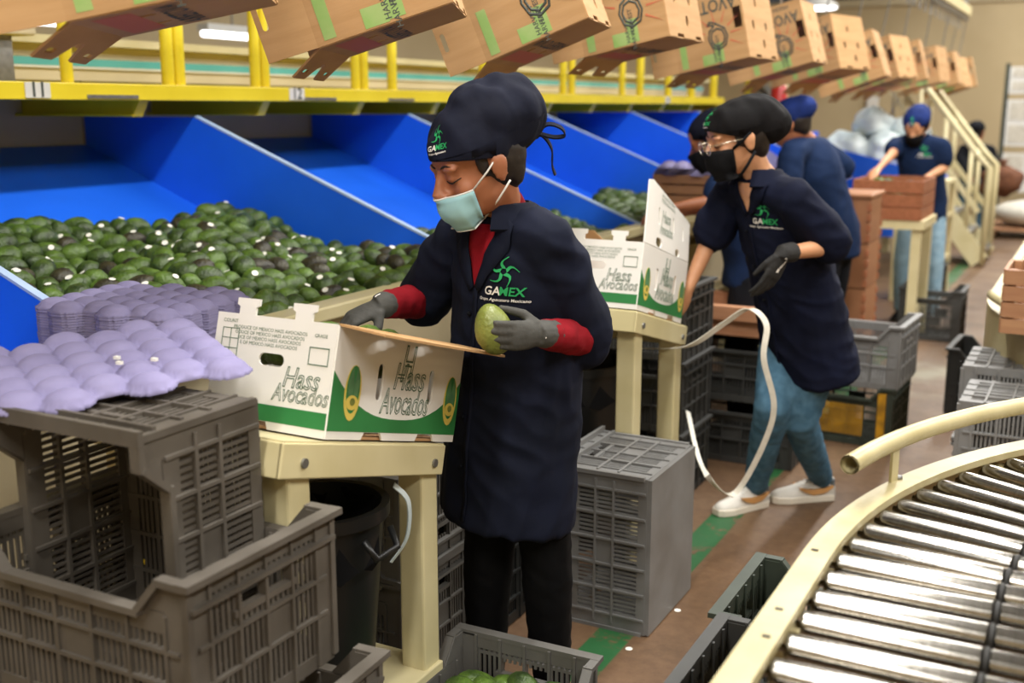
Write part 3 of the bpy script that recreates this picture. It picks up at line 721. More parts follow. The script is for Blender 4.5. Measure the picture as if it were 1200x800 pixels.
# ------------------------------------------------------------------ moulded pulp trays
def tray_mesh(name, nx=6, ny=5, px_=.074, py_=.074, h=.022):
    N_ = 6; cx = [((i-(nx-1)/2)*px_+(.5*px_*.0), (j-(ny-1)/2)*py_+(0 if i % 2 else .5*py_)-.25*py_) for i in range(nx) for j in range(ny)]
    x0, x1 = -(nx/2)*px_-.012, (nx/2)*px_+.012; y0, y1 = -(ny/2)*py_-.05, (ny/2)*py_+.05; st_ = px_/12
    gx, gy = int((x1-x0)/st_), int((y1-y0)/st_); b = MB(); idx = {}
    def hz(x, y):
        best = 9
        for c in cx:
            d_ = sqrt(((x-c[0])/(px_*.49))**2+((y-c[1])/(py_*.47))**2); best = min(best, d_)
        return best
    val = {}
    for i in range(gx+1):
        for j in range(gy+1):
            x, y = x0+i*st_, y0+j*st_; d_ = hz(x, y); val[i, j] = d_
            idx[i, j] = len(b.v); z = h*(max(0, 1-(d_/1.12)**2)**.5 if d_ < 1.12 else 0) if d_ < 1.4 else 0
            b.v.append(V((x, y, z)))
    for i in range(gx):
        for j in range(gy):
            if max(val[i, j], val[i+1, j], val[i, j+1], val[i+1, j+1]) < 1.42: b.f.append((idx[i, j], idx[i+1, j], idx[i+1, j+1], idx[i, j+1]))
    me = b.mesh(name, 'tray', True)
    bm = bmesh.new(); bm.from_mesh(me); bmesh.ops.delete(bm, geom=[v for v in bm.verts if not v.link_faces], context='VERTS')
    ed = [e for e in bm.edges if e.is_boundary]; r = bmesh.ops.extrude_edge_only(bm, edges=ed)
    for g_ in r['geom']:
        if isinstance(g_, bmesh.types.BMVert): g_.co.z -= .006
    bm.to_mesh(me); bm.free(); me.shade_smooth(); return me
TR = tray_mesh('pulp_tray')
# loose tray lying across crate and rail
pc = atz(118, 405, 1.09)
tc = atz(112, 412, 1.085)
M_ = Matrix.Translation((-1.70, 1.50, 1.108)) @ Matrix.Rotation(radians(7), 4, RT) @ Matrix.Rotation(radians(62), 4, 'Z')
o = inst(TR, 'pulp_tray', None, M_); tag(o, 'single purple pulp tray lying on the crate laid on its side', 'tray', 'purple pulp trays')
LOOSE_TRAY = o
for px, py in ((140, 425), (181, 421), (137, 419)):
    p = atz(px, py, 1.126); b = MB(); b.box((0, 0, 0), (.012, .008, .006)); q = b.build('paper_scrap', 'sticker'); q.location = p; tag(q, 'tiny white paper scrap on the single purple tray', 'scrap', 'paper scraps on the tray')
sb = atz(170, 365, 1.06)
for k in range(17):
    o = inst(TR, 'pulp_tray', None, Matrix.Translation((-2.16+random.uniform(-.001, .001), 2.05+random.uniform(-.001, .001), 1.003+k*.0066)) @ Matrix.Rotation(radians(8+random.uniform(-.2, .2)), 4, 'Z') @ Matrix.Scale(.96, 4))
    tag(o, 'purple pulp tray in the neat stack resting on the cream rail' if k < 16 else 'top purple pulp tray of the neat stack on the cream rail', 'tray', 'purple pulp trays')

# ------------------------------------------------------------------ overhead line of hanging cartons
HX, HZ = -1.42, 1.83
orail = thing('overhead_rail', 'cream overhead rail carrying the hanging cartons', 'rail')
MB().bb(-1.63, -1.55, -.5, 14.2, 2.62, 2.72).build('beam', 'cream', orail)
MB().bb(-1.605, -1.575, -.5, 14.2, 2.56, 2.62).build('track', 'zinc', orail)
for y in (2, 6, 10, 14): MB().beam((-1.59, y, 2.72), (-1.59, y+.05, 5.0), .03, .03).build('hanger', 'zinc', orail)
for i in range(18):
    MB().bb(-1.597, -1.583, 8+i*.33, 8.015+i*.33, 2.44, 2.56).build('trolley_pin', 'zinc', orail)
def hanging_carton(label, y, yaw=0, tilt=35, L=.33, Wy=.42, Hh=.33, pale='kraft', flip=1, dz=0, end='kraft', words=('AVOTERRA', 'FRESH AVOCADOS')):
    c, s = cos(radians(tilt)), sin(radians(tilt)); th = .005
    A = V((c, 0, s)); Bv = V((0, 1, 0)); Cv = A.cross(Bv)
    # closed end bottom edge centre at (HX, y, HZ)
    O = V((HX, y+Wy/2, HZ+dz))-A*L+Cv*Hh/2
    M_ = Matrix.Translation(O) @ Matrix.Rotation(radians(yaw), 4, 'Z') @ axes((0, 0, 0), A, Bv, Cv)
    t = thing('hanging_carton', label, 'carton', M=M_, group='brown cartons hanging from the overhead rail')
    slot = lambda x, z: stadium(x, z, .022, .034)
    for sy, nm in ((-1, 'side_wall'), (1, 'side_wall')):
        MB().panel(rect(0, -Hh/2, L, Hh/2), [rect(L-.045, -.03, L-.008, .06), rect(.05, .03, .095, .11)], th, (0, sy*Wy/2, 0), (1, 0, 0), (0, 0, 1)).build(nm, pale, t)
    for sz, nm in ((-1, 'bottom_wall'), (1, 'top_wall')):
        MB().panel(rect(0, -Wy/2, L, Wy/2), [stadium(L*.3, -.08, .03, .012), stadium(L*.3, .08, .03, .012)] if sz < 0 else [], th, (0, 0, sz*Hh/2), (1, 0, 0), (0, 1, 0)).build(nm, 'kraft', t)
    MB().panel([(-Wy/2, -Hh/2), (-Wy*.28, -Hh/2), (-Wy*.27, -Hh/2+.014), (-Wy*.1, -Hh/2+.014), (-.09*Wy, -Hh/2), (.25*Wy, -Hh/2), (.26*Wy, -Hh/2+.014), (.42*Wy, -Hh/2+.014), (.43*Wy, -Hh/2), (Wy/2, -Hh/2), (Wy/2, Hh/2), (-Wy/2, Hh/2)],
        [oval(-.09, -.02, .017, .022), oval(.09, -.02, .017, .022), oval(.03, -.1, .017, .022), oval(-.02, .08, .015, .02)], th, (L, 0, 0), (0, 1, 0), (0, 0, 1)).build('end_wall', end, t)
    # flaps round the open end
    fl = .12
    for sy in (-1, 1):
        a = radians(8 if sy < 0 else 20); D = V((-cos(a), sy*sin(a), 0))
        MB().panel([(-Hh/2, 0), (Hh/2, 0), (Hh/2-.05, fl), (-Hh/2+.0, fl)], [oval(-Hh*.0, .05, .02, .02), stadium(-Hh*.2, fl-.02, .028, .007)], th, (0, sy*Wy/2, 0), (0, 0, 1), D).build('side_flap', pale, t)
    for sz in (-1, 1):
        a = radians(25 if sz < 0 else 5); D = V((-cos(a), 0, sz*sin(a)))
        MB().panel([(-Wy/2+.01, 0), (Wy/2-.01, 0), (Wy/2-.03, fl*.8), (.06, fl*.8), (.02, fl*.35), (-.02, fl*.35), (-.06, fl*.8), (-Wy/2+.03, fl*.8)], [stadium(-Wy*.3, fl*.6, .026, .007), stadium(Wy*.3, fl*.6, .026, .007)], th, (0, 0, sz*Hh/2), (0, 1, 0), D).build('end_flap', 'kraft', t)
    # print on the near side (normal -y): upside-down lettering
    oy = -Wy/2-th/2-.0008; U, Vv = (-1, 0, 0), (0, 0, -1)
    text(words[0], .078, (L*.46, oy, .09), U, Vv, 'print_dark', t, bold=.018, sx=.78); text(words[1], .03, (L*.42, oy, .145), U, Vv, 'print_dark', t, bold=.01)
    lettered('Q', .15, (L*.62, oy, -.045), U, Vv, t, 'print_dark', .03, 0, .8)
    ray_ = MB()
    for k in range(7):
        a = -.5+k*.55; p = V((L*.62, 0, -.045)); ray_.panel([(p.x+.06*cos(a)-.004*sin(a), p.z+.06*sin(a)+.004*cos(a)), (p.x+.13*cos(a), p.z+.13*sin(a)), (p.x+.06*cos(a)+.004*sin(a), p.z+.06*sin(a)-.004*cos(a))], [], .0004, (0, oy, 0), (1, 0, 0), (0, 0, 1))
    ray_.build('sun_rays', 'print_red', t)
    for k, (xa, za, xb, zb) in enumerate(((.02, -Hh/2+.01, .05, -.02), (L-.15, -Hh/2+.008, L-.11, -Hh/2+.09), (L-.21, -Hh/2+.004, L-.15, -Hh/2+.05))): MB().panel(rect(xa, za, xb, zb), [], .0004, (0, oy+.0003, 0), (1, 0, 0), (0, 0, 1)).build('leaf_stripe', 'print_leaf', t)
    for k in range(3): text('HARVEST', .022, (L-.13-.02*(k % 2), oy-.0003, -Hh/2+.03+.025*k), (0, 0, 1), (-1, 0, 0), 'print_dark', t, bold=.01)
    # same print underneath
    text(words[0], .07, (L*.5, 0, -Hh/2-th/2-.0008), (0, 1, 0), (-1, 0, 0), 'print_dark', t, bold=.015)
    MB().panel(rect(.03, -Wy*.4, .1, Wy*.4), [], .0004, (0, 0, -Hh/2-th/2-.0005), (1, 0, 0), (0, 1, 0)).build('leaf_stripe', 'print_red', t)
    # hook
    inv = M_.inverted(); top = V((-1.59, O.y, 2.56)); a_ = inv @ top; b_ = V((L*.55, 0, Hh/2))
    MB().tube([a_, a_*.2+b_*.8, b_], .006, 6).build('hook', 'zinc', t)
    return t
HC = [(1.36, 34, 30, 'brown carton hanging above the grey gear box at the near end of the line'), (2.10, 26, 36, 'brown carton hanging above the near avocado heap'),
      (2.98, 14, 40, 'brown carton hanging above the cap of the worker in the blue mask'), (3.84, 2, 30, 'brown carton hanging between the two nearest workers'),
      (4.92, -2, 30, 'brown carton hanging in front of the worker in glasses'), (6.0, 3, 34, 'brown carton hanging over the worker in glasses'),
      (7.1, -14, 33, 'brown carton hanging over the worker in the bright blue cap'), (8.1, 4, 38, 'brown carton hanging beyond the bright blue cap'),
      (9.1, -10, 36, 'brown carton hanging before the plastic bags'), (10.0, 5, 33, 'brown carton hanging above the worker in pale jeans'),
      (11.2, -5, 30, 'brown carton hanging beyond the worker in pale jeans'), (12.4, 0, 32, 'brown carton hanging third from the end of the overhead rail'), (13.2, -6, 36, 'brown carton hanging second from the end of the overhead rail'), (13.9, 4, 32, 'brown carton hanging at the end of the overhead rail')]
for k, (y, yw, tl, lb) in enumerate(HC): hanging_carton(lb, y, yw, tl-18, dz=random.uniform(-.02, .02)+((.0, .015, .01)[k] if k < 3 else .0))

# ------------------------------------------------------------------ roller conveyors
CZ = .83
def roller_mesh(L, cache={}):
    k = round(L, 3)
    if k in cache: return cache[k]
    r = .0245; b = MB()
    prof = [(.006, -.012), (.006, 0), (r-.006, 0), (r-.001, .002), (r, .006), (r, .008), (r, .260), (r, .262), (r-.004, .264), (r-.004, .274), (r, .276), (r, .278), (r, L-.008), (r, L-.006), (r-.001, L-.002), (r-.006, L), (.006, L), (.006, L+.012)]
    b.lathe(prof, 24); me = b.mesh('roller', 'steel', True); me.set_sharp_from_angle(angle=radians(25))
    g = MB(); g.lathe([(r-.0035, .2635), (r+.0015, .266), (r+.0015, .272), (r-.0035, .2745)], 20); gm = g.mesh('drive_band', 'rubber', True)
    cache[k] = (me, gm); return cache[k]
def arc_channel(m, c, R, a0, a1, w, z0, z1, n=24, sgn=-1):
    rs = []
    for i in range(n+1):
        a = a0+(a1-a0)*i/n; d = V((-cos(a), sin(a)*-sgn, 0)); rs.append([c+d*(R-w/2)+Z_*z0, c+d*(R+w/2)+Z_*z0, c+d*(R+w/2)+Z_*z1, c+d*(R-w/2)+Z_*z1])
    m.rings(rs)
def conveyor(label, c, R, y_str, a_end, sgn, width=.58, zt=CZ, guard=True, apron=0):
    """straight part along y from c.y to y_str, then an arc (centre c, radius R) turning to +x"""
    t = thing('roller_conveyor', label, 'conveyor', (0, 0, 0)); xl = c.x-R
    zr = zt-.0245                                       # roller axis
    for k, (rad, nm) in enumerate(((R-.02, 'outer_rail'), (R-width, 'inner_rail'))):
        m = MB(); x = c.x-rad
        m.bb(x-.024, x+.024, min(c.y, y_str), max(c.y, y_str), zt-.003, zt+.012)
        m.bb(x-.024, x-.018, min(c.y, y_str), max(c.y, y_str), zt-.10-apron, zt)
        arc_channel(m, V((c.x, c.y, 0)), rad, 0, a_end, .048, zt-.003, zt+.012, 28, sgn); arc_channel(m, V((c.x, c.y, 0)), rad+.021, 0, a_end, .006, zt-.10-apron, zt, 28, sgn)
        m.build(nm, 'cream_worn', t)
    Lr = width-.075; rm, gm = roller_mesh(Lr)
    def put(p, d):
        q = d.to_track_quat('Z', 'Y').to_matrix().to_4x4(); o = inst(rm, 'roller', t, Matrix.Translation(p) @ q); inst(gm, 'drive_band', o)
    pitch = .0865; n = int(abs(y_str-c.y)/pitch)
    for i in range(n): put(V((xl+.045, c.y+(y_str-c.y)/abs(y_str-c.y)*pitch*(i+.5), zr)), V((1, 0, 0)))
    da = pitch/(R-.05); n = int(a_end/da)
    for i in range(n):
        a = da*(i+.5); d = V((-cos(a), sin(a)*-sgn, 0)); put(c.xyz*0+V((c.x, c.y, zr))+d*(R-.045), -d)
    # legs
    for y in [c.y+(y_str-c.y)*f for f in (.15, .85)]:
        for x in (xl+.03, xl+width-.01): MB().bb(x-.02, x+.02, y-.02, y+.02, 0, zt-.02).build('leg', 'cream_worn', t)
        MB().bb(xl+.03, xl+width, y-.015, y+.015, .3, .34).build('cross_bar', 'cream_worn', t)
    for f in (.5, .95):
        a = a_end*f; d = V((-cos(a), sin(a)*-sgn, 0))
        for rad in (R-.03, R-width): p = V((c.x, c.y, 0))+d*rad; MB().bb(p.x-.02, p.x+.02, p.y-.02, p.y+.02, 0, zt-.02).build('leg', 'cream_worn', t)
    return t
c1 = V((1.11, 1.85, 0))
cv1 = conveyor('curved steel roller conveyor with cream side rails in the foreground', c1, 1.51, .3, 1.1, -1)
# bolt slots on the near rail
for px, py in ((955, 644), (913, 713), (898, 745)):
    p = atz(px, py, CZ+.013); MB().box(p, (.012, .006, .002)).build('bolt_slot', 'rubber', cv1)
# guard tube above the rail
zg = .925
pts = [];
for i in range(25):
    a = .172+i*.04; pts.append(V((c1.x, c1.y, zg))+V((-cos(a), sin(a), 0))*(1.515))
gt = thing('guard_tube', 'cream curved guard tube on posts above the roller conveyor', 'guard rail')
gm_ = MB(); R_in = .0155
gm_.tube(pts, .0195, 14, cap=False); gm_.tube([p for p in pts], R_in, 14, cap=False)
o = gm_.build('tube', 'cream_worn', gt, smooth=True, fix=False)
for a in (.305, .78):
    p = V((c1.x, c1.y, 0))+V((-cos(a), sin(a), 0))*1.508; MB().beam(p+Z_*(CZ+.01), p+Z_*(zg-.012), .028, .006, V((cos(a), -sin(a), 0))).build('post', 'cream_worn', gt)
    q = p+V((sin(a), cos(a), 0))*.022; MB().tube([q+Z_*(CZ+.012), q+Z_*(CZ+.018)], .009, 10).build('bolt', 'zinc', gt, smooth=True)
# far conveyor
c2 = V((1.02, 5.35, 0))
cv2 = conveyor('far cream roller conveyor with a rounded front end and a slatted box on it', c2, 1.43, 10.6, 1.25, 1, zt=.76, apron=.10)
gt2 = thing('guard_tube', 'cream guard tube round the end of the far roller conveyor', 'guard rail'); m = MB(); pts = []
for i in range(20):
    a = .25+i*.05; pts.append(V((c2.x, c2.y, .83))+V((-cos(a), -sin(a), 0))*1.44)
m.tube(pts, .02, 10).build('tube', 'cream_worn', gt2, smooth=True)
for a in (.4, .9):
    p = V((c2.x, c2.y, 0))+V((-cos(a), -sin(a), 0))*1.44; MB().beam(p+Z_*.76, p+Z_*.83, .03, .008, V((cos(a), sin(a), 0))).build('post', 'cream_worn', gt2)

def slatted_box(label, loc, L, W_, Hh, rz=0, m='wood', rows=3):
    t = thing('slatted_box', label, 'box', loc, rz); gap = .008; h = (Hh-gap*(rows-1))/rows
    for r in range(rows):
        z = r*(h+gap)
        for s in (-1, 1):
            MB().bb(-L/2, L/2, s*W_/2-.007, s*W_/2+.007, z, z+h).build('slat', m, t); MB().bb(s*L/2-.007, s*L/2+.007, -W_/2+.008, W_/2-.008, z, z+h).build('slat', m, t)
    for sx in (-1, 1):
        for sy in (-1, 1): MB().bb(sx*(L/2-.025)-.015, sx*(L/2-.025)+.015, sy*(W_/2-.022)-.014, sy*(W_/2-.022)+.014, 0, Hh).build('corner_post', m, t)
    MB().bb(-L/2+.01, L/2-.01, -W_/2+.01, W_/2-.01, 0, .012).build('bottom', m, t); return t
p = atz(1172, 388, .77)
slatted_box('brown wooden slatted box riding on the far roller conveyor', (p.x+.24, p.y+.16, .765), .48, .32, .24, 0, 'wood', 4)
p = atz(1085, 262, .82)
slatted_box('wooden slatted box of avocados on a cream stand before the worker in pale jeans', (-1.28, 8.05, .86), .44, .60, .26, 0, 'wood_red', 3)
ws = thing('box_stand', 'cream stand under the slatted box of avocados', 'stand', (-1.28, 8.05, 0))
for sx in (-1, 1):
    for sy in (-1, 1): MB().bb(sx*.2-.03, sx*.2+.03, sy*.25-.03, sy*.25+.03, 0, .8).build('leg', 'cream', ws)
    MB().bb(sx*.2-.02, sx*.2+.02, -.25, .25, .2, .26).build('stretcher', 'cream', ws)
MB().bb(-.25, .25, -.3, .3, .8, .858).build('top', 'cream', ws)
for k in range(24):
    o = inst(AVO[k % 5], 'avocado', None, Matrix.LocRotScale(V((-1.28+random.uniform(-.14, .14), 8.05-.22+.44*k/24, 1.03+random.uniform(-.02, .05))), rand_rot(), V((1.0,)*3)))
    tag(o, 'avocado in the wooden slatted box before the worker in pale jeans', 'avocado', 'avocados in the far slatted box')
# brown plastic box stack
names = ['bottom brown plastic box of the stack beside the slatted box of avocados', 'second brown plastic box from the floor in the stack by the slatted box', 'third brown plastic box from the floor in the stack by the slatted box', 'top brown plastic box of the stack beside the slatted box of avocados']
for k in range(4):
    t = thing('brown_box', names[k], 'box', (-1.47, 6.95, k*.27), 0, 'brown stacked boxes')
    for s in (-1, 1):
        MB().bb(-.26, .26, s*.19-.006, s*.19+.006, 0, .262).build('side_wall', 'brown_plastic', t); MB().bb(s*.26-.006, s*.26+.006, -.184, .184, 0, .262).build('end_wall', 'brown_plastic', t)
        for q in (-1, 1):
            for z in (.06, .12, .18, .24): MB().bb(q*.262-.012, q*.262+.012, s*.19-.011, s*.19+.011, z-.05, z-.012).build('corner_rib', 'wood_red', t)
    MB().bb(-.25, .25, -.18, .18, 0, .012).build('bottom', 'brown_plastic', t)
    if k == 3: MB().bb(-.28, .28, -.21, .21, .262, .29).build('lid', 'brown_plastic', t, bevel=.01)
# slatted tray on third table with purple trays on top
sl = slatted_box('pale brown slatted tray resting at the bin rail behind the worker in glasses', (-1.80, 5.62, 1.06), .52, .36, .20, 0, 'wood', 4)
for k in range(4):
    o = inst(TR, 'pulp_tray', None, Matrix.Translation((-1.86, 5.62, 1.262+k*.012)) @ Matrix.Rotation(.1*k, 4, 'Z') @ Matrix.Scale(.95, 4)); tag(o, 'purple pulp tray on the pale brown slatted tray', 'tray', 'purple trays on the slatted tray')
crate('dark grey crate on top of the bench pair beside the far carton', Tz(-1.62, 4.30, .60, 0), 'crate_dark', (.40, .36, .30))
crate('dark grey crate in the middle of the pile beside the far packing table', Tz(-1.62, 4.30, .30, 0), 'crate_dark', (.40, .36, .30)); crate('dark grey crate on the floor under the pile beside the far packing table', Tz(-1.62, 4.30, 0, 0), 'crate_dark', (.40, .36, .30))

# ------------------------------------------------------------------ far background
st = thing('staircase', 'cream steel staircase with handrails at the end of the bins', 'stairs', (0, 0, 0))
p = atz(1147, 312, 0); fx, fy = p.x, p.y; run, rise = 1.05, 1.35
for y in (fy, fy+.75):
    MB().beam((fx, y, .05), (fx-run, y, rise+.05), .05, .18).build('stringer', 'cream', st)
    MB().tube([(fx+.02, y, .02), (fx+.02, y, 1.0), (fx-.10, y, 1.12), (fx-run, y, rise+.95)], .032, 8).build('handrail', 'cream', st, smooth=True)
    for k in range(4):
        f = .15+k*.25; MB().tube([(fx-run*f, y, .05+rise*f), (fx-run*f, y, .05+rise*f+.95)], .024, 8).build('baluster', 'cream', st, smooth=True)
    MB().beam((fx-.05, y, .55), (fx-run, y, rise+.5), .03, .05).build('mid_rail', 'cream', st)
    MB().bb(fx-run-.04, fx-run+.04, y-.04, y+.04, 0, rise+.1).build('column', 'cream', st)
for k in range(7): f = (k+.5)/7; MB().bb(fx-run*f-.12, fx-run*f+.12, fy, fy+.75, .05+rise*f-.015, .05+rise*f+.015).build('tread', 'zinc', st)
# cream rack posts near the pale jeans
rk = thing('cream_rack', 'cream post rack with brown boxes beside the staircase', 'rack', (-1.32, 9.9, 0))
for x in (-.18, .18):
    for y in (-.2, .2): MB().bb(x-.025, x+.025, y-.025, y+.025, 0, 1.0).build('post', 'cream', rk)
for z in (.35, .7, .98): MB().bb(-.2, .2, -.22, .22, z, z+.03).build('shelf', 'cream', rk)
for k, z in enumerate((.38, .73)):
    bx = thing('brown_box', ('brown box on the lower shelf of the cream rack', 'brown box on the upper shelf of the cream rack')[k], 'box', (-1.32, 9.9, z)); MB().bb(-.14, .14, -.16, .16, 0, .24).build('body', 'brown_plastic', bx, bevel=.01); MB().bb(-.15, .15, -.17, .17, .2, .24).build('rim', 'wood_red', bx)
crate('black crate on the floor under the cream rack', Tz(-1.30, 9.9, 0), 'crate_black', (.34, .38, .30))
# notice racks on the back wall
nb = thing('notice_board', 'white notice board with sheets of paper near the back wall', 'board', (-.30, 17.6, 0))
for k, (z0, z1) in enumerate(((.4, .95), (1.05, 1.7), (1.78, 2.15))):
    MB().bb(-1.05, .8, -.02, .02, z0, z1).build('panel', 'lamp_body', nb)
    for i in range(6):
        for j in range(2): MB().bb(-1.0+i*.3, -.76+i*.3, -.026, -.021, z0+.05+j*(z1-z0)/2, z0+(j+.9)*(z1-z0)/2).build('paper_sheet', 'paper', nb)
for x in (-1.07, .82): MB().bb(x-.03, x+.03, -.03, .03, 0, 2.2).build('post', 'crate_green', nb)
pl = thing('pallet', 'low wooden pallet with a white sack load near the back wall', 'pallet', (-.75, 15.4, 0))
for i in range(5): MB().bb(-.5, .6, -.5+i*.22, -.34+i*.22, .1, .13).build('board', 'wood', pl)
for x in (-.45, .05, .5): MB().bb(x-.04, x+.04, -.5, .54, 0, .1).build('runner', 'wood', pl)
sk = thing('sack', 'white printed sack lying on the low pallet', 'sack', (-.75, 15.4, .13)); m = MB(); m.ell((0, 0, .16), (.5, .42, .17)); m.build('sack_body', 'paper', sk, smooth=True)
# plastic bags in a blue chute
bl = thing('blue_chute', 'blue chute panel holding the heap of clear plastic bags', 'chute', (-2.0, 10.9, 0))
MB().panel([(-.7, .4), (.62, .4), (.62, .98), (-.7, 1.32)], [], .03, (0, 0, 0), (1, 0, 0), (0, 0, 1)).build('front_panel', 'blue', bl)
MB().bb(-.7, .62, .02, .9, .9, .94).build('floor_panel', 'blue', bl); MB().bb(-.7, -.67, .02, .9, .9, 1.35).build('side_panel', 'blue', bl)
for x in (-.6, .5): MB().bb(x-.03, x+.03, .1, .16, 0, .9).build('leg', 'cream', bl)
for k, (x, y, z, r) in enumerate(((-2.25, 11.2, 1.16, .25), (-1.9, 11.25, 1.14, .26), (-1.6, 11.2, 1.08, .2), (-2.05, 11.4, 1.42, .2), (-1.72, 11.45, 1.36, .2))):
    m = MB(); m.ell((x, y, z), (r, r*.9, r*.85), n=24, m=16); o = remesh(m, 'plastic_bag', 'plastic_bag', None, .03, 1, lambda co: .05*noise.noise(co*9)); tag(o, 'crumpled clear plastic bag in the heap behind the blue panel', 'bag', 'plastic bags in the blue chute')
fe = thing('fire_extinguisher', 'red fire extinguisher hung on a cream post beyond the catwalk', 'extinguisher', (-3.05, 11.6, 1.35)); MB().lathe([(.07, 0), (.085, .02), (.085, .42), (.05, .48), (.02, .5), (.02, .55)], 14).build('cylinder', 'red_metal', fe, smooth=True)
MB().bb(-.02, .07, -.015, .015, .55, .58).build('handle', 'rubber', fe)
cp = thing('cream_post', 'cream post carrying the red fire extinguisher', 'post', (-3.05, 11.73, 0)); MB().bb(-.05, .05, -.04, .04, 0, 2.6).build('shaft', 'cream', cp); MB().bb(-.1, .1, -.1, .1, 0, .02).build('foot_plate', 'cream', cp)
ch = thing('steel_chute', 'grey steel chute sloping down beside the red extinguisher', 'chute', (0, 0, 0)); MB().beam((-3.5, 12.2, 1.9), (-2.95, 12.6, 1.1), .4, .06).build('slide', 'zinc', ch); MB().bb(-3.05, -2.97, 12.5, 12.58, 0, 1.1).build('leg', 'zinc', ch); MB().bb(-3.45, -3.37, 12.2, 12.28, 0, 1.8).build('leg', 'zinc', ch)
p = aty(1021, 136, 19.9); wl = thing('white_panel', 'narrow upright white panel against the back wall behind the plastic bags', 'panel', (p.x, 19.9, 0)); MB().bb(-.08, .08, 0, .03, 0, 1.75).build('board', 'box_white', wl); MB().bb(-.10, .10, .03, .04, 0, 1.77).build('backing', 'lamp_body', wl)
p = aty(957, 9, 15.0); hb = thing('round_lamp', 'round bright lamp hanging above the line of cartons', 'lamp', (p.x, 15.0, p.z)); MB().lathe([(.28, 0), (.25, .05), (.1, .14)], 16).build('shade', 'lamp_body', hb, smooth=True); MB().lathe([(.24, -.02), (.26, -.001)], 16).build('bulb', 'lamp_glow', hb); MB().bb(-.01, .01, -.01, .01, .1, 5.0-p.z).build('cord', 'zinc', hb)
bg1 = thing('purple_bag', 'purple bag draped behind the worker in the bright blue cap', 'bag', (-2.15, 7.6, 1.0)); m = MB(); m.ell((0, 0, .17), (.14, .5, .16)); m.ell((.05, .3, .12), (.14, .3, .12)); o = remesh(m, 'bag_body', 'purple_bag', bg1, .025, 1, lambda co: .03*noise.noise(co*8))
# coins of paper on the floor
for px, py in ((737, 760), (794, 715)):
    p = atz(px, py, .001); o = MB().lathe([(.011, 0), (.011, .001)], 10).build('fallen_sticker', 'sticker'); o.location = p; tag(o, 'round white sticker fallen on the concrete floor', 'sticker', 'stickers on the floor')

# ------------------------------------------------------------------ people
def vlerp(a, b, t): return a+(b-a)*t
def limb(mb, pts, rads, n=12, side=None):
    """tapered limb with rounded joints"""
    P_ = []; R_ = []
    for i in range(len(pts)-1):
        for k in range(4):
            t = k/4; P_.append(vlerp(V(pts[i]), V(pts[i+1]), t)); a, b = rads[i], rads[i+1]
            R_.append((a[0]+(b[0]-a[0])*t, a[1]+(b[1]-a[1])*t) if isinstance(a, tuple) else a+(b-a)*t)
    P_.append(V(pts[-1])); R_.append(rads[-1]); mb.tube(P_, R_, n, True, side)
    for p, r in zip(pts, rads):
        q = r if not isinstance(r, tuple) else min(r); mb.ell(p, q*.98, n=10, m=7)
def hand(mb, w, d, n, s, curl=(25, 30, 25), thumb=(.55, .65, .35), spread=.0, sc=1.0, fr=.0088):
    """w wrist, d finger direction, n palm-facing normal, s thumb side"""
    d = d.normalized(); n = (n-d*n.dot(d)).normalized(); s = (s-d*s.dot(d)-n*s.dot(n)).normalized()
    mb.tube([w-d*.02*sc, w+d*.01*sc, w+d*.045*sc, w+d*.08*sc, w+d*.092*sc], [(.024*sc, .019*sc), (.028*sc, .019*sc), (.037*sc, .017*sc), (.038*sc, .014*sc), (.033*sc, .010*sc)], 12, True, s)
    for i, (b, off, ln) in enumerate(((.086, .028, 1.0), (.09, .0095, 1.1), (.087, -.0095, 1.02), (.078, -.027, .82))):
        p = w+d*b*sc+s*off*sc; pts = [p-d*.02*sc, p]; a = 0
        for k, l in enumerate((.040, .026, .021)):
            a += radians(curl[k]*(1+.08*i)); dr = d*cos(a)+n*sin(a)+s*spread*(1.5-i); pts.append(pts[-1]+dr.normalized()*l*ln*sc)
        mb.tube(pts, [fr*sc*1.05, fr*sc*1.1, fr*sc, fr*sc*.95, fr*sc*.75], 8, True, s); mb.ell(pts[-1], fr*sc*.78, n=8, m=6)
    p = w+d*.02*sc+s*.024*sc; t = (d*thumb[0]+s*thumb[1]+n*thumb[2]).normalized(); t2 = (d*(thumb[0]+.35)+s*(thumb[1]-.35)+n*(thumb[2]+.25)).normalized()
    q = [p, p+t*.04*sc, p+t*.04*sc+t2*.03*sc, p+t*.04*sc+t2*.055*sc]; mb.tube(q, [.014*sc, .0125*sc, .0105*sc, .008*sc], 8, True, n); mb.ell(q[-1], .0085*sc, n=8, m=6)
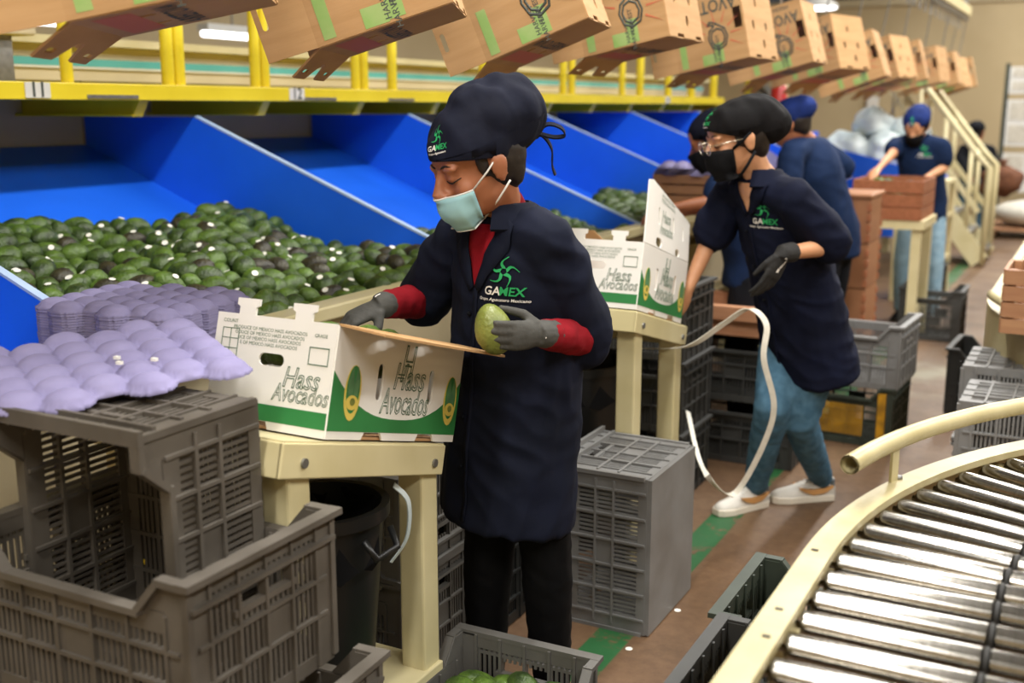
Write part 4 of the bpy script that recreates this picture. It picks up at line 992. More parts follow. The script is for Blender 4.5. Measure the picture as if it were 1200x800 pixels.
def shoe(parent, base, heel, toe, kind):
    d = (toe-heel); d.z = 0; L = d.length; d.normalize(); s = Z_.cross(d); h = heel.copy(); h.z = 0; off = -base
    so = MB(); R = []
    for u, w in ((0, .026), (.04, .034), (.25, .036), (.5, .04), (.75, .047), (.92, .038), (1, .02)):
        c = h+d*L*u+off; R.append([c+s*w, c-s*w, c-s*w*.97+Z_*.028, c+s*w*.97+Z_*.028])
    so.rings(R); so.build('sole', 'shoe_sole' if kind == 'sneaker' else 'rubber', parent, bevel=.004)
    up = MB(); P_ = []; W_ = []
    for u, w, hh in ((0, .028, .075), (.12, .033, .088), (.32, .034, .085), (.5, .037, .066), (.72, .044, .045), (.9, .036, .034), (.985, .018, .024)):
        c = h+d*L*u+off; n = 12
        P_.append([c+s*w*cos(a)*(1-.25*max(0, sin(a)))+Z_*(.02+max(-.005, hh*sin(a))) for a in [2*pi*j/n for j in range(n)]])
    up.rings(P_); o = up.build('shoe_upper', 'shoe_white' if kind == 'sneaker' else 'mask_black', parent, smooth=True); 
    if kind == 'sneaker':
        for sg in (-1, 1):
            m = MB(); R = []
            for u, z, w in ((.06, .066, .004), (.2, .05, .010), (.38, .046, .011), (.52, .056, .007), (.6, .064, .002)):
                c = h+d*L*u+off+s*sg*(.0365+.004*u)+Z_*z; R.append([c+Z_*w+s*sg*.002, c-Z_*w+s*sg*.003, c-Z_*w-s*sg*.006, c+Z_*w-s*sg*.01])
            m.rings(R); m.build('side_stripe', 'shoe_tan', o)
        m = MB(); m.box(h+d*.012+off+Z_*.075, (.02, .05, .035), Matrix((d, s, Z_)).transposed()); m.build('heel_tab', 'shoe_grey', o, bevel=.006)
        for k in range(5):
            c = h+d*L*(.38+.065*k)+off+Z_*(.094-.009*k); MB().tube([c-s*.02, c+Z_*.004, c+s*.02], .003, 6).build('lace', 'white_cloth', o)
def head_frame(C, hd, pitch, roll=0):
    hd = V((hd[0], hd[1], 0)).normalized(); hl = Z_.cross(hd); p = radians(pitch); hf = hd*cos(p)-Z_*sin(p); hu = Z_*cos(p)+hd*sin(p)
    if roll:
        r = radians(roll); hl, hu = hl*cos(r)+hu*sin(r), hu*cos(r)-hl*sin(r)
    return lambda x, y, z, k=1.0: C+(hl*x+hf*y+hu*z)*k, hl, hf, hu
def head_solid(mb, C, hl, hf, hu, k, neck):
    R = Matrix((hl, hf, hu)).transposed(); H = lambda x, y, z: C+(hl*x+hf*y+hu*z)*k
    E_ = lambda x, y, z, a, b, c: mb.ell(H(x, y, z), (a*k, b*k, c*k), R, 18, 13)
    E_(0, -.012, .03, .075, .094, .086); E_(0, .018, -.02, .064, .072, .088); E_(0, .036, -.062, .048, .053, .042); E_(0, .062, -.092, .024, .024, .019); E_(0, .045, .045, .060, .048, .05)
    for s in (-1, 1):
        E_(s*.034, .058, -.030, .024, .026, .028); E_(s*.032, .078, .024, .026, .014, .010); E_(s*.031, .079, .004, .016, .012, .010); E_(s*.013, .101, -.030, .010, .011, .009)
        E_(s*.079, -.008, -.006, .007, .020, .033); E_(s*.084, -.012, .004, .006, .017, .022);
    mb.tube([H(0, .088, .016), H(0, .102, -.008), H(0, .113, -.028)], [.009*k, .0105*k, .014*k], 10); E_(0, .110, -.028, .012, .012, .010)
    E_(0, .092, -.056, .022, .012, .007); E_(0, .089, -.067, .019, .012, .008)
    limb(mb, [H(0, -.022, -.045), vlerp(H(0, -.022, -.045), neck, .6), neck], [.050*k, .047*k, .058*k])
def cloth_noise(a=.006, f=9):
    def fn(co):
        w = V((co.x, co.y, co.z))+V((1, 1, 1))*.05*noise.noise(co*5)
        r = 1-2.2*abs(noise.noise(V((w.x*f*1.1, w.y*f*1.1, w.z*f*.38))))
        q = 1-2.2*abs(noise.noise(V((w.x*f*.9+w.z*f*1.2, w.y*f*.9-w.z*f*.8, w.z*f*.9+9))))
        return a*(.55*r+.45*q)
    return fn
def worker(label, c):
    base = V((c['base'][0], c['base'][1], 0)); far = c.get('far', False); vx = .006 if not far else .011
    t = thing('person', label, 'person', base); k = c['head_k']; C = c['head']
    Fv = V((c['face'][0], c['face'][1], 0)).normalized(); L = Z_.cross(Fv)
    Hh, hl, hf, hu = head_frame(C, c['head_dir'], c['pitch'], c.get('roll', 0)); H = lambda x, y, z: Hh(x, y, z, k)
    sp = c['spine']                                  # [(point, half width, half depth)] bottom to top
    neck = c['neck']
    # ---- body: one continuous skin mesh
    b = MB(); head_solid(b, C, hl, hf, hu, k, neck)
    b.tube([p for p, _, _ in sp[1:-2]], [(a*.7, d*.7) for _, a, d in sp[1:-2]], 16, True, L); b.ell(c['hip'], (.13, .10, .11)); b.ell(sp[-4][0], (.10, .08, .08))
    limb(b, [c['hip'], sp[len(sp)//2][0], neck], [.09, .085, .05])
    for sd in 'LR':
        sh, el, wr = c['sh'+sd], c['el'+sd], c['wr'+sd]
        limb(b, [vlerp(neck, sh, .5)-Z_*.035, sh-Z_*.01, el, wr], [.034, .042, .036, .023])
        hn = c['hand'+sd]
        if not hn.get('glove'): hand(b, wr, *hn['axes'], **hn.get('kw', {}))
        else: b.ell(wr+hn['axes'][0].normalized()*.01, .012)
        hp = c['hip']+L*(.085 if sd == 'L' else -.085)-Z_*.04; kn, an = c['kn'+sd], c['an'+sd]
        limb(b, [hp, kn, an], [.070, .047, .034]); limb(b, [an-Z_*.03, vlerp(an, c['toe'+sd], .5)-Z_*.02], [.024, .016])
    body = remesh(b, 'body', c['skin'], t, vx, 5, None, base)
    hb = bvh_of(body, base)
    def stick(x, z, off=.002):
        q, n, _, _ = hb.ray_cast(H(x, .3, z), -hf); return (q+hf*off if q is not None else H(x, .09, z))
    # ---- top garment
    g = MB(); g.tube([p for p, _, _ in sp], [(a, d) for _, a, d in sp], 24, True, L)
    for sd in 'LR':
        sh, el, wr = c['sh'+sd], c['el'+sd], c['wr'+sd]; f = c['sleeve']; r0, r1 = c['sleeve_r']
        end = vlerp(sh, el, f) if f <= 1 else vlerp(el, wr, f-1)
        pts = [vlerp(sp[-2][0], sh, .45), sh-Z_*.008, vlerp(sh, el, min(f, 1)*.5), vlerp(sh, el, min(f, 1))]; rr = [r0*.95, r0, (r0+r1)/2*1.02, r1]
        if f > 1: pts.append(end); rr.append(r1)
        limb(g, pts, rr, 14); limb(g, [neck-Z_*.022, vlerp(neck, sh, .5)-Z_*.012, sh-Z_*.004], [.068, .066, r0])
    top = remesh(g, c.get('top_name', 'coat'), c['top'], t, .008 if not far else .014, 6, cloth_noise(c.get('fold', .008)), base)
    tb = bvh_of(top, base)
    zmin = min(p.z for p, _, _ in sp)
    def spine_at(z):
        for i in range(len(sp)-1):
            if sp[i][0].z <= z <= sp[i+1][0].z: return vlerp(sp[i][0], sp[i+1][0], (z-sp[i][0].z)/(sp[i+1][0].z-sp[i][0].z))
        return sp[-1][0] if z > sp[-1][0].z else sp[0][0]
    def surf(l, z, off=.003):
        o = spine_at(z)+L*l; o = V((o.x, o.y, z)); q, n, i, d = tb.ray_cast(o+Fv*.6, -Fv)
        if q is None: q, n, i, d = tb.find_nearest(o+Fv*.1)
        if n.dot(Fv) < 0: n = -n
        return q+n*off-base
    def patch(rows, name, m, parent, off=.003):
        """rows: lists of (l,z); all rows same length"""
        mb = MB(); mb.rings([[surf(l, z, off) for l, z in r] for r in rows], False, False)
        o = mb.build(name, m, parent, smooth=True); sd_ = o.modifiers.new('s', 'SOLIDIFY'); sd_.thickness = .002; sd_.offset = 0; return o
    nz = neck.z
    if c.get('open_front'):
        v0, m = c['open_front']; hw = .05
        N_ = 8
        patch([[(-hw*(1-i/N_)*(1-2*j/4)*1.0+0, nz-.005-(nz-.005-v0)*i/N_) for j in range(5)] for i in range(N_+1)], 'neck_opening', m, top, .004)
        for s in (-1, 1):
            rows = []
            for i in range(N_+1):
                u = i/N_; z = nz+.01-(nz+.01-v0)*u; inn = s*(hw*(1-u)+.002); wd = .052*(1-.75*max(0, (u-.35)/.65)) if u > .35 else .052*(.75+.7*u); rows.append([(inn, z), (inn+s*wd*.5, z-.006), (inn+s*wd, z-.014)])
            patch(rows, 'lapel', c['top'], top, .0075)
        # standing collar round the back of the neck
        R = []
        for i in range(17):
            a = radians(-60+300*i/16)+0; d = L*cos(a)-Fv*sin(a); ax = V((0, 0, 1)); lean = (C-neck); ctr = neck+V((lean.x, lean.y, 0))*.12
            ti, to = ctr+d*.066+ax*.045, ctr+d*.108-ax*.012
            R.append([ti-base, ctr+d*.082+ax*.040-base, to-base, to-d*.006-ax*.006-base, ctr+d*.07+ax*.02-base])
        MB().rings(R).build('collar', c['top'], top, smooth=True, angle=50)
        patch([[(-.003+.006*j, v0-.005-(v0-.005-zmin-.03)*i/24) for j in range(3)] for i in range(25)], 'placket_seam', c['top'], top, .004)
        for i in range(4): o_ = surf(-.018, v0-.07-.13*i, .005); MB().ell(o_, (.006, .006, .006), n=8, m=5).build('button', 'dark_cloth', top, smooth=True)
    if c.get('logo'):
        l0, z0, s = c['logo']
        def lg(pts, name, m, fs=None, off=.0035):
            mb = MB(); mb.add([surf(l0+x*s, z0+y*s, off+.002) for x, y in pts], fs or [tuple(range(len(pts)))]); o = mb.build(name, m, top, fix=False); return o
        m = MB(); cnt = 0
        vs, fs = [], []
        for a_ in range(5):
            A = 2*pi*a_/5+.3
            for i in range(7):
                u = i/6; r = .12+.52*u; an = A+.35*sin(u*pi*1.3); w = .085*(1-u*.75)
                vs += [(r*cos(an)-w*sin(an), .42+r*sin(an)+w*cos(an)), (r*cos(an)+w*sin(an), .42+r*sin(an)-w*cos(an))]
                if i: n = len(vs); fs.append((n-4, n-3, n-1, n-2))
        lg(vs, 'logo_star', 'logo_green', fs)
        for body_, x, y, sz, mm in (('GA', -.46, -.42, .52, 'logo_white'), ('MEX', .36, -.42, .52, 'logo_green'), ('Grupo Aguacatero Mexicano', 0, -.78, .185, 'logo_white')):
            tm = text_mesh(body_, 0, .15, .02); lg([(x+v.co.x*sz, y+v.co.y*sz) for v in tm.vertices], 'logo_lettering', mm, [tuple(p.vertices) for p in tm.polygons])
    # ---- long undersleeves
    if c.get('under'):
        for sd in 'LR':
            el, wr = c['el'+sd], c['wr'+sd]; m = MB(); a = vlerp(c['sh'+sd], el, .8); limb(m, [a, el, vlerp(el, wr, .5), vlerp(el, wr, .93)], [.047, .048, .043, .036], 14)
            remesh(m, 'sweater_sleeve', c['under'], t, .007, 3, lambda co: .004*noise.noise(co*32), base)
        m = MB(); cl = vlerp(neck, H(0, -.022, -.045), .42); R = []
        m.tube([neck-Z_*.03, neck+Z_*.01, cl], [.066, .062, .055], 18); m.build('sweater_neck', c['under'], t, smooth=True).location = -base
    # ---- trousers
    g = MB(); g.ell(c['hip'], (.125, .105, .12)); pr = c.get('pant_r', (.080, .064, .048))
    for sd in 'LR':
        hp = c['hip']+L*(.068 if sd == 'L' else -.068)-Z_*.03; kn, an = c['kn'+sd], c['an'+sd]; limb(g, [hp, vlerp(hp, kn, .5), kn, vlerp(kn, an, .45), an+Z_*.01], [pr[0], (pr[0]+pr[1])/2*1.02, pr[1], (pr[1]+pr[2])/2*1.03, pr[2]], 14)
    remesh(g, 'trousers', c['pants'], t, .009 if not far else .014, 4, cloth_noise(.005, 14), base)
    for sd in 'LR':
        an, to = c['an'+sd], c['toe'+sd]; dd = (to-an); dd.z = 0; dd.normalize(); shoe(t, base, V((an.x, an.y, 0))-dd*.055, V((to.x, to.y, 0)), c['shoe'])
    # ---- gloves
    for sd in 'LR':
        hn = c['hand'+sd]
        if hn.get('glove'):
            m = MB(); hand(m, c['wr'+sd], *hn['axes'], **hn.get('kw', {})); d = hn['axes'][0].normalized(); m.tube([c['wr'+sd]-(c['wr'+sd]-c['el'+sd]).normalized()*.05, c['wr'+sd], c['wr'+sd]+d*.015], [.036, .033, .03], 14)
            gl = remesh(m, 'glove', hn['glove'], t, .0042, 2, None, base)
            if hn.get('mark'):
                gb = bvh_of(gl, base)
                for (a, b_, w, h_) in hn['mark']:
                    d_, n_, s_ = [x.normalized() for x in hn['axes']]; o = c['wr'+sd]+d_*a+s_*b_-n_*.08; mb = MB(); pts = [o+d_*x*w+s_*y*h_ for y in (-1, 0, 1) for x in (-1, -.3, .3, 1)]; vs = []
                    for p in pts:
                        q, nn, _, _ = gb.find_nearest(p); vs.append(q+nn*.0015-base)
                    mb.add(vs, [(r*4+j, r*4+j+1, r*4+j+5, r*4+j+4) for r in range(2) for j in range(3)]); mb.build('glove_print', 'logo_white', gl, fix=False)
    # ---- hair, face, cap
    RM = Matrix((hl, hf, hu)).transposed()
    m = MB(); m.ell(H(0, -.030, .012), (.079*k, .086*k, .085*k), RM, 20, 14); m.ell(H(0, -.050, -.024), (.064*k, .050*k, .060*k), RM)
    for s in (-1, 1): m.ell(H(s*.068, .020, .014), (.009*k, .015*k, .032*k), RM, 10, 8)
    remesh(m, 'hair', 'hair', t, .007 if not far else .011, 2, lambda co: .002*noise.noise(co*60), base)
    if not far:
        for s in (-1, 1):
            pts = [stick(s*(.013+.036*u), .027+.006*sin(u*2.6), .001)-base for u in [i/7 for i in range(8)]]; MB().tube(pts, [.0015, .0024, .0027, .0027, .0024, .002, .0015, .0008], 6).build('eyebrow', 'hair', t, smooth=True)
            pts = [stick(s*(.017+.029*u), .0-.006*sin(u*pi), .0008)-base for u in [i/7 for i in range(8)]]; MB().tube(pts, [.001, .0018, .0022, .0024, .0024, .0022, .0018, .001], 6).build('eyelashes', 'lash', t, smooth=True)
    cp = c['cap']; m = MB()
    for (y, z, a, b_, e_) in cp['blobs']: m.ell(H(0, y, z), (a*k, b_*k, e_*k), RM, 22, 15)
    ff = cp.get('fold', .005); lc = lambda co: (co-C)
    cap = remesh(m, 'cap', cp['mat'], t, .006 if not far else .011, 9, lambda co: ff*(noise.noise(V((lc(co).dot(hl)*26, lc(co).dot(hf)*26, lc(co).dot(hu)*9)))+.5*noise.noise(co*18)), base)
    bm = bmesh.new(); bm.from_mesh(cap.data); p0 = H(0, .1, cp['front'])-base; p1 = H(0, -.15, cp['back'])-base; pn = hl.cross(p1-p0).normalized(); pn = pn if pn.dot(hu) > 0 else -pn
    bmesh.ops.bisect_plane(bm, geom=bm.verts[:]+bm.edges[:]+bm.faces[:], plane_co=p0, plane_no=pn, clear_inner=True)
    rim_ = [e for e in bm.edges if e.is_boundary]; r = bmesh.ops.extrude_edge_only(bm, edges=rim_)
    cc_ = (C-base)
    for v in r['geom']:
        if isinstance(v, bmesh.types.BMVert): v.co += (cc_-v.co)*.10+pn*.01
    bm.to_mesh(cap.data); bm.free(); cap.data.shade_smooth()
    cbv = bvh_of(cap, base)
    # band: strip just above the rim
    R = []
    for i in range(33):
        a = 2*pi*i/32; d = hl*cos(a)+hf*sin(a); row = []
        for w in (.004, .022, .040):
            y_ = .0; f0 = vlerp(p0, p1, .5-.5*sin(a)*.8)+base; f0 = f0-hf*0; o = C+pn*((p0+base-C).dot(pn)+w)
            q, n, _, _ = cbv.ray_cast(o+d*.4, -d)
            row.append((q+d*.0022-base) if q is not None else o+d*.1*k-base)
        R.append(row)
    MB().rings(R, False, False).build('cap_band', cp['mat'], cap, smooth=True)
    if cp.get('bow'):
        kb = H(0, *cp['bow']); dirb = -hf
        m = MB(); m.ell(kb-base, .014, n=10, m=7); m.build('bow_knot', cp['mat'], cap, smooth=True)
        rb = lambda pts, w: ribbon([p-base for p in pts], w, RT*.3+UP*.9 if False else HF*.7+Z_*.35, 'bow_ribbon', cp['mat'], cap, .002)
        kb_ = kb; R1 = RT
        rb([kb_, kb_+R1*.03+Z_*.022, kb_+R1*.062+Z_*.014, kb_+R1*.07-Z_*.004, kb_+R1*.045-Z_*.008, kb_+R1*.012+Z_*.0], .016)
        rb([kb_, kb_+R1*.02-Z_*.005, kb_+R1*.04-Z_*.035, kb_+R1*.042-Z_*.075, kb_+R1*.05-Z_*.098], .02)
    if cp.get('logo'):
        l0, z0, s = cp['logo']; vs, fs = [], []
        def onc(x, y, off=.003):
            o = H(0, 0, z0)+hu*y*s; a = l0+x*s/.10; d = hl*sin(a)+hf*cos(a); q, n, _, _ = cbv.ray_cast(o+d*.4, -d); return (q+d*off if q is not None else o+d*.1)-base
        for a_ in range(5):
            A = 2*pi*a_/5+.3
            for i in range(6):
                u = i/5; r = .12+.5*u; an = A+.35*sin(u*pi*1.3); w = .1*(1-u*.7); vs += [(r*cos(an)-w*sin(an), .42+r*sin(an)+w*cos(an)), (r*cos(an)+w*sin(an), .42+r*sin(an)-w*cos(an))]
                if i: n = len(vs); fs.append((n-4, n-3, n-1, n-2))
        MB().add([onc(x, y) for x, y in vs], fs).build('logo_star', 'logo_green', cap, fix=False)
        for body_, x, y, sz, mm in (('GA', -.46, -.42, .52, 'logo_white'), ('MEX', .36, -.42, .52, 'logo_green'), ('Grupo Aguacatero', 0, -.78, .2, 'logo_white')):
            tm = text_mesh(body_, 0, .15, .02); MB().add([onc(x+v.co.x*sz, y+v.co.y*sz) for v in tm.vertices], [tuple(p.vertices) for p in tm.polygons]).build('logo_lettering', mm, cap, fix=False)
    # ---- mask
    mk = c.get('mask')
    if mk:
        zt, zb, m_ = mk['top'], mk['bottom'], mk['mat']; rows = []
        for i in range(9):
            v = i/8; z = zt+(zb-zt)*v; row = []
            for j in range(17):
                u = -1+2*j/16; a = u*radians(mk.get('wrap', 72)); bul = .010*sin(min(1, v*1.3)*pi)*(1-u*u)
                zz_ = z+(mk.get('side', .0))*(u*u)*(1-2*v)
                o = H(0, .03, zz_); d = hl*sin(a)+hf*cos(a); q, n, _, _ = hb.ray_cast(o+d*.115*k, -d)
                rad = ((q-o).dot(d) if q is not None else .07*k)
                rad = min(rad, .088*k)
                rad = max(rad, (.080-.012*abs(u)-.014*max(0, v-.6)/.4)*k*.96 if abs(u) < .75 else 0)
                row.append(o+d*(rad+.005+bul)-base)
            rows.append(row)
        o = MB().rings(rows, False, False).build('face_mask', m_, t, smooth=True); sd_ = o.modifiers.new('s', 'SOLIDIFY'); sd_.thickness = .003; sd_.offset = 0
        if mk.get('trim'):
            for i in (0, 8): MB().tube([p for p in rows[i]], .0022, 6).build('mask_edge', 'white_cloth', o, smooth=True)
        for s, j in ((1, 16), (-1, 0)):
            for i, (y, z) in ((0, (-.015, .022)), (8, (-.018, -.04))):
                e_ = H(s*.086, y, z)-base; pts = [rows[i][j], vlerp(rows[i][j], e_, .5)+hl*s*.006, e_]; MB().tube(pts, .0024 if m_ != 'mask_black' else .006, 6).build('ear_loop', 'white_cloth' if m_ != 'mask_black' else m_, o, smooth=True)
    if c.get('glasses'):
        m = MB()
        for s in (-1, 1):
            m.tube([H(s*.034+.024*cos(2*pi*i/20), .115, -.002+.021*sin(2*pi*i/20))-base for i in range(21)], .0016, 6); m.tube([H(s*.058, .114, .006)-base, H(s*.08, .07, .008)-base, H(s*.084, -.01, .006)-base], .0018, 6)
        m.tube([H(-.012, .116, .002)-base, H(0, .12, .006)-base, H(.012, .116, .002)-base], .0016, 6); gl = m.build('glasses_frame', 'glass_rim', t, smooth=True)
        for s in (-1, 1): m = MB(); m.add([H(s*.034+.0235*cos(2*pi*i/20), .115, -.002+.0205*sin(2*pi*i/20))-base for i in range(20)], [tuple(range(20))]); m.build('lens', 'lens', gl)
    return t

DN = -Z_
def img(r, f, u): return RT*r+HF*f+Z_*u          # direction: image right, away from camera, up
CAP_BUN = dict(mat='navy_cap', fold=.010, blobs=((-.015, .045, .090, .112, .085), (-.052, .07, .090, .110, .09), (-.095, .072, .084, .094, .086), (-.01, .07, .078, .085, .075), (-.04, .09, .075, .08, .075)), front=.048, back=-.03, bow=(-.152, .005), logo=(.28, .085, .03))
# worker one: blue mask, fills the near carton
fa = V((-.29, -.957, 0)).normalized(); Lw = Z_.cross(fa)
ne = ats(592, 257, 2.70); B1 = ats(606, 700, 2.74)
hipw = ats(604, 470, 2.74)
w1 = dict(base=(B1.x, B1.y), face=fa, skin='skin', top='navy', pants='black_pants', shoe='black', head=ats(560, 192, 2.62), head_k=1.10, head_dir=(-.55, -.83), pitch=22,
    neck=ne, hip=hipw,
    spine=[(ats(594, 604, 2.75), .185, .155), (ats(597, 560, 2.75), .180, .152), (ats(602, 480, 2.75), .178, .148), (ats(604, 400, 2.74), .176, .138), (ats(602, 325, 2.72), .172, .124), (ats(599, 286, 2.71), .155, .105), (ats(596, 262, 2.70), .105, .085), (ats(594, 249, 2.69), .068, .066)],
    shL=ne+Lw*.155-Z_*.045, shR=ne-Lw*.155-Z_*.045, elL=ats(686, 396, 2.70), elR=ats(497, 352, 2.90), wrL=ats(636, 391, 2.47), wrR=ats(449, 357, 2.68),
    handL=dict(glove='glove_grey', axes=(img(-.8, -.55, .05), img(-.5, .85, .0), img(.05, .1, 1)), kw=dict(curl=(30, 55, 40), thumb=(.6, .6, .6), sc=.95), mark=((.02, .012, .010, .004), (.03, -.008, .012, .004))),
    handR=dict(glove='glove_grey', axes=(img(-.75, -.35, -.3), img(-.25, .1, -.95), img(.25, -.9, 0)), kw=dict(curl=(28, 40, 25), thumb=(.5, .5, .6), spread=.08), mark=((.05, .0, .012, .004), (.062, .012, .010, .003))),
    knL=ats(641, 672, 2.70), knR=ats(572, 672, 2.78), anL=V((0, 0, 0)), anR=V((0, 0, 0)), sleeve=1.0, sleeve_r=(.063, .069), under='red_knit', open_front=(1.18, 'red_knit'), logo=(.080, 1.198, .056), fold=.014,
    cap=CAP_BUN, mask=dict(top=-.030, bottom=-.112, mat='mask_blue', trim=True, wrap=66))
fl = ats(647, 800, 2.72); fr_ = ats(570, 800, 2.80)
w1['anL'] = V((fl.x, fl.y, .075)); w1['anR'] = V((fr_.x, fr_.y, .075)); w1['toeL'] = w1['anL']+fa*.17-Z_*.05; w1['toeR'] = w1['anR']+fa*.17-Z_*.05
worker('worker in navy coat, navy tied cap, blue surgical mask and black trousers holding an avocado', w1)
hd_, hn_ = w1['handL']['axes'][0].normalized(), w1['handL']['axes'][1].normalized()
o = inst(avo_mesh('avocado_held', 'avo_olive', .060, .045, .72, 20, 14), 'avocado', None, Matrix.LocRotScale(w1['wrL']+hd_*.088+hn_*.046-RT*.016+Z_*.008, (img(-.25, 0, .95)).to_track_quat('Z', 'Y'), V((1, 1, 1)))); tag(o, 'olive green avocado held in the gloved hand of the worker in the blue mask', 'avocado')
# worker two: glasses, black mask
fb = V((-.53, -.848, 0)).normalized(); Lb = Z_.cross(fb); ne = ats(893, 212, 4.02)
w2 = dict(base=tuple(ats(915, 600, 4.15).xy), face=fb, skin='skin_pale', top='navy2', pants='jeans', shoe='sneaker', head=ats(865, 163, 3.98), head_k=1.10, head_dir=(-.80, -.60), pitch=14, neck=ne, hip=ats(938, 395, 4.16),
    spine=[(ats(952, 440, 4.16), .19, .15), (ats(946, 405, 4.15), .185, .148), (ats(934, 340, 4.12), .17, .138), (ats(917, 280, 4.08), .165, .13), (ats(906, 240, 4.05), .155, .112), (ats(899, 222, 4.03), .115, .09), (ats(896, 212, 4.02), .07, .068)],
    shL=ne+Lb*.165-Z_*.05, shR=ne-Lb*.165-Z_*.055, elL=ats(977, 288, 3.92), elR=ats(833, 278, 4.16), wrL=ats(918, 297, 3.77), wrR=ats(806, 338, 4.10),
    handL=dict(glove='glove_black', axes=(img(-.42, -.05, -.9), img(-.45, .85, .2), img(-.85, -.4, .35)), kw=dict(curl=(10, 16, 14), thumb=(.85, .4, .3)), mark=((.04, .0, .012, .012), (.062, .004, .008, .010), (.03, .02, .012, .005))),
    handR=dict(axes=(img(-.4, 0, -.9), img(-.3, .9, 0), img(-.5, -.8, 0)), kw=dict(curl=(20, 25, 20))),
    knL=ats(937, 492, 4.10), knR=ats(905, 478, 4.05), sleeve=.90, sleeve_r=(.066, .073), open_front=(1.23, 'skin_pale'), logo=(.062, 1.225, .056), fold=.014,
    cap=dict(mat='black_cap', blobs=((-.012, .046, .090, .115, .082), (-.10, .025, .084, .078, .070), (-.055, .052, .085, .105, .078)), front=.050, back=-.065, logo=(.0, .085, .03), fold=.006), mask=dict(top=-.012, bottom=-.115, mat='mask_black', wrap=78, side=-.006), glasses=True, pant_r=(.105, .068, .046))
p = atz(893, 592, 0); q = atz(838, 604, 0); w2['anR'] = V((*vlerp(p, q, .16).xy, .085)); w2['toeR'] = V((*q.xy, .03))
p = atz(975, 584, 0); q = atz(903, 588, 0); w2['anL'] = V((*vlerp(p, q, .2).xy, .085)); w2['toeL'] = V((*q.xy, .03))
w2['wrL'], w2['elL'] = w2['wrL'], w2['elL']
worker('worker in navy short-sleeved coat, black cap, glasses, black mask and white sneakers', w2)
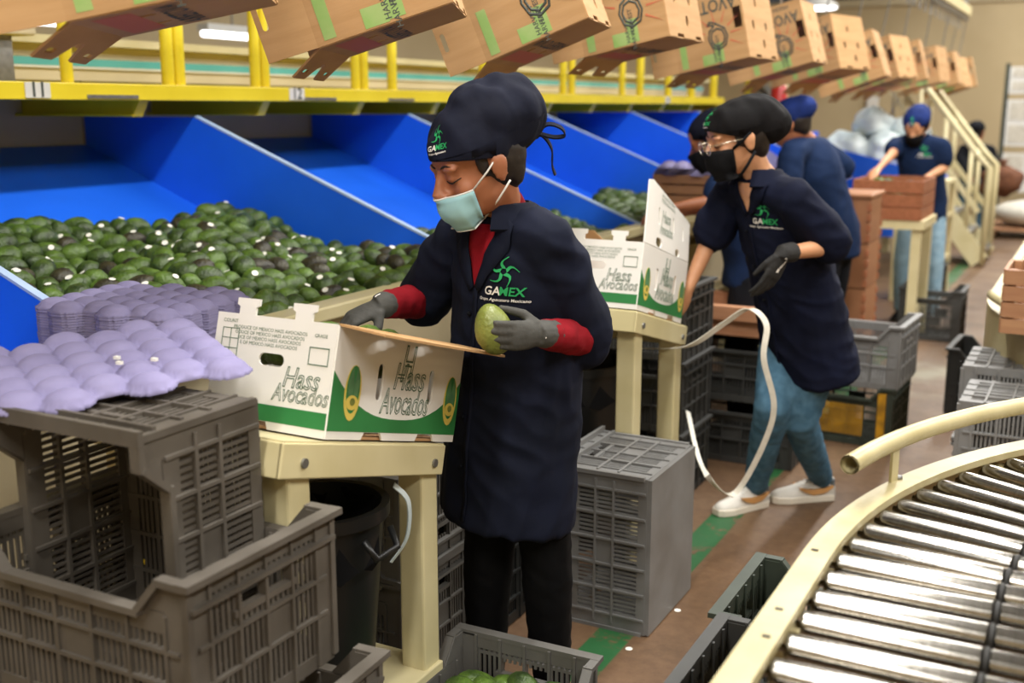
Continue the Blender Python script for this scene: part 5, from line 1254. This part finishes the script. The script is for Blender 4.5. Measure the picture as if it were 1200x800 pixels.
# worker three: reaching to the bin behind worker two
def simple(label, x, s, face, head_px, neck_px, top, pants, capm, skin, elL, wrL, elR, wrR, sh_w=.16, hip_px=None, pitch=25, head_dir=None, mask=True, capblobs=None, sleeve=.7, feet=None, spine_w=1.0, name='polo_shirt', logo=None, caplogo=None):
    f = V((face[0], face[1], 0)).normalized(); Lx = Z_.cross(f); nk = ats(*neck_px); hp = ats(*hip_px); b = V((hp.x, hp.y, 0))
    c = dict(base=(b.x, b.y), face=f, far=True, skin=skin, top=top, pants=pants, shoe='black', head=ats(*head_px), head_k=1.06, head_dir=head_dir or face, pitch=pitch, neck=nk, hip=V((hp.x, hp.y, .84)), fold=.008,
        spine=[(V((hp.x, hp.y, .76)), .165*spine_w, .135*spine_w), (V((hp.x, hp.y, .9)), .165*spine_w, .13*spine_w), (vlerp(V((hp.x, hp.y, .9)), nk, .4), .16*spine_w, .12*spine_w), (vlerp(V((hp.x, hp.y, .9)), nk, .72), .17*spine_w, .12*spine_w), (vlerp(V((hp.x, hp.y, .9)), nk, .9), .14*spine_w, .10), (nk, .065, .065)],
        shL=nk+Lx*sh_w-Z_*.05, shR=nk-Lx*sh_w-Z_*.05, elL=ats(*elL), wrL=ats(*wrL), elR=ats(*elR), wrR=ats(*wrR), sleeve=sleeve, sleeve_r=(.068, .07), top_name=name, pant_r=(.1, .075, .06),
        cap=dict(mat=capm, blobs=capblobs or ((-.02, .045, .090, .112, .088), (-.08, .05, .08, .08, .07)), front=.048, back=-.05, logo=caplogo))
    for sd, sg in (('L', 1), ('R', -1)):
        a = V((b.x, b.y, 0))+Lx*sg*.11; c['kn'+sd] = V((a.x, a.y, .46))+f*.03; c['an'+sd] = V((a.x, a.y, .08)); c['toe'+sd] = V((a.x, a.y, .03))+f*.17
        dd = (c['wr'+sd]-c['el'+sd]).normalized(); c['hand'+sd] = dict(axes=(dd, DN*.8+f*.2, f.cross(DN)*sg+f*.4), kw=dict(curl=(20, 25, 20), fr=.010))
    if mask: c['mask'] = dict(top=-.015, bottom=-.112, mat='mask_black', wrap=72)
    if logo: c['logo'] = logo
    return worker(label, c)
simple('worker in navy cap and dark polo reaching into the bin behind the worker in glasses', 0, 5.2, (-.97, -.25), (835, 165, 5.15), (852, 197, 5.2), 'navy_polo', 'dark_cloth', 'navy_cap', 'skin', (838, 235, 5.0), (790, 243, 5.0), (835, 240, 5.35), (795, 250, 5.4), hip_px=(880, 330, 5.25))
simple('worker in bright blue cap with back turned, bending to the far bin', 0, 6.3, (-.99, .155), (926, 146, 6.15), (945, 166, 6.2), 'navy_polo', 'dark_cloth', 'blue_cap', 'skin', (925, 215, 6.0), (895, 232, 6.0), (993, 200, 6.45), (960, 232, 6.55), hip_px=(975, 290, 6.35), mask=False, sleeve=.85, spine_w=1.12, head_dir=(-.9, -.1), sh_w=.19)
simple('worker in navy polo, blue cap, black mask and pale jeans at the slatted box', 0, 7.9, (-.15, -.98), (1074, 148, 8.25), (1077, 163, 8.3), 'navy_polo', 'jeans_pale', 'blue_cap', 'skin_pale', (1107, 196, 8.2), (1086, 208, 8.0), (1046, 180, 8.2), (1030, 197, 8.0), hip_px=(1082, 250, 8.35), pitch=30, logo=(.06, 1.28, .05), sh_w=.165, sleeve=.6, caplogo=(0, .085, .03))
simple('person in dark clothes with back turned carrying a brown sack by the staircase', 0, 12.2, (.3, .95), (1145, 155, 13.6), (1145, 171, 13.6), 'dark_cloth', 'jeans', 'dark_cloth', 'skin_dark', (1126, 188, 13.6), (1134, 203, 13.4), (1162, 186, 13.5), (1166, 203, 13.2), hip_px=(1140, 220, 13.6), mask=False, sleeve=1.9, name='jacket', pitch=5)
p = ats(1174, 212, 13.1); sk = thing('brown_sack', 'bulging brown sack carried by the person in dark clothes', 'sack', p-Z_*.2); m = MB(); m.ell((0, 0, .2), (.24, .2, .19)); m.ell((-.1, 0, .12), (.15, .16, .12)); remesh(m, 'sack_body', 'bag_brown', sk, .02, 2, lambda co: .03*noise.noise(co*9)); MB().lathe([(.05, .36), (.03, .4), (.06, .45)], 12).build('neck', 'bag_brown', sk, smooth=True)
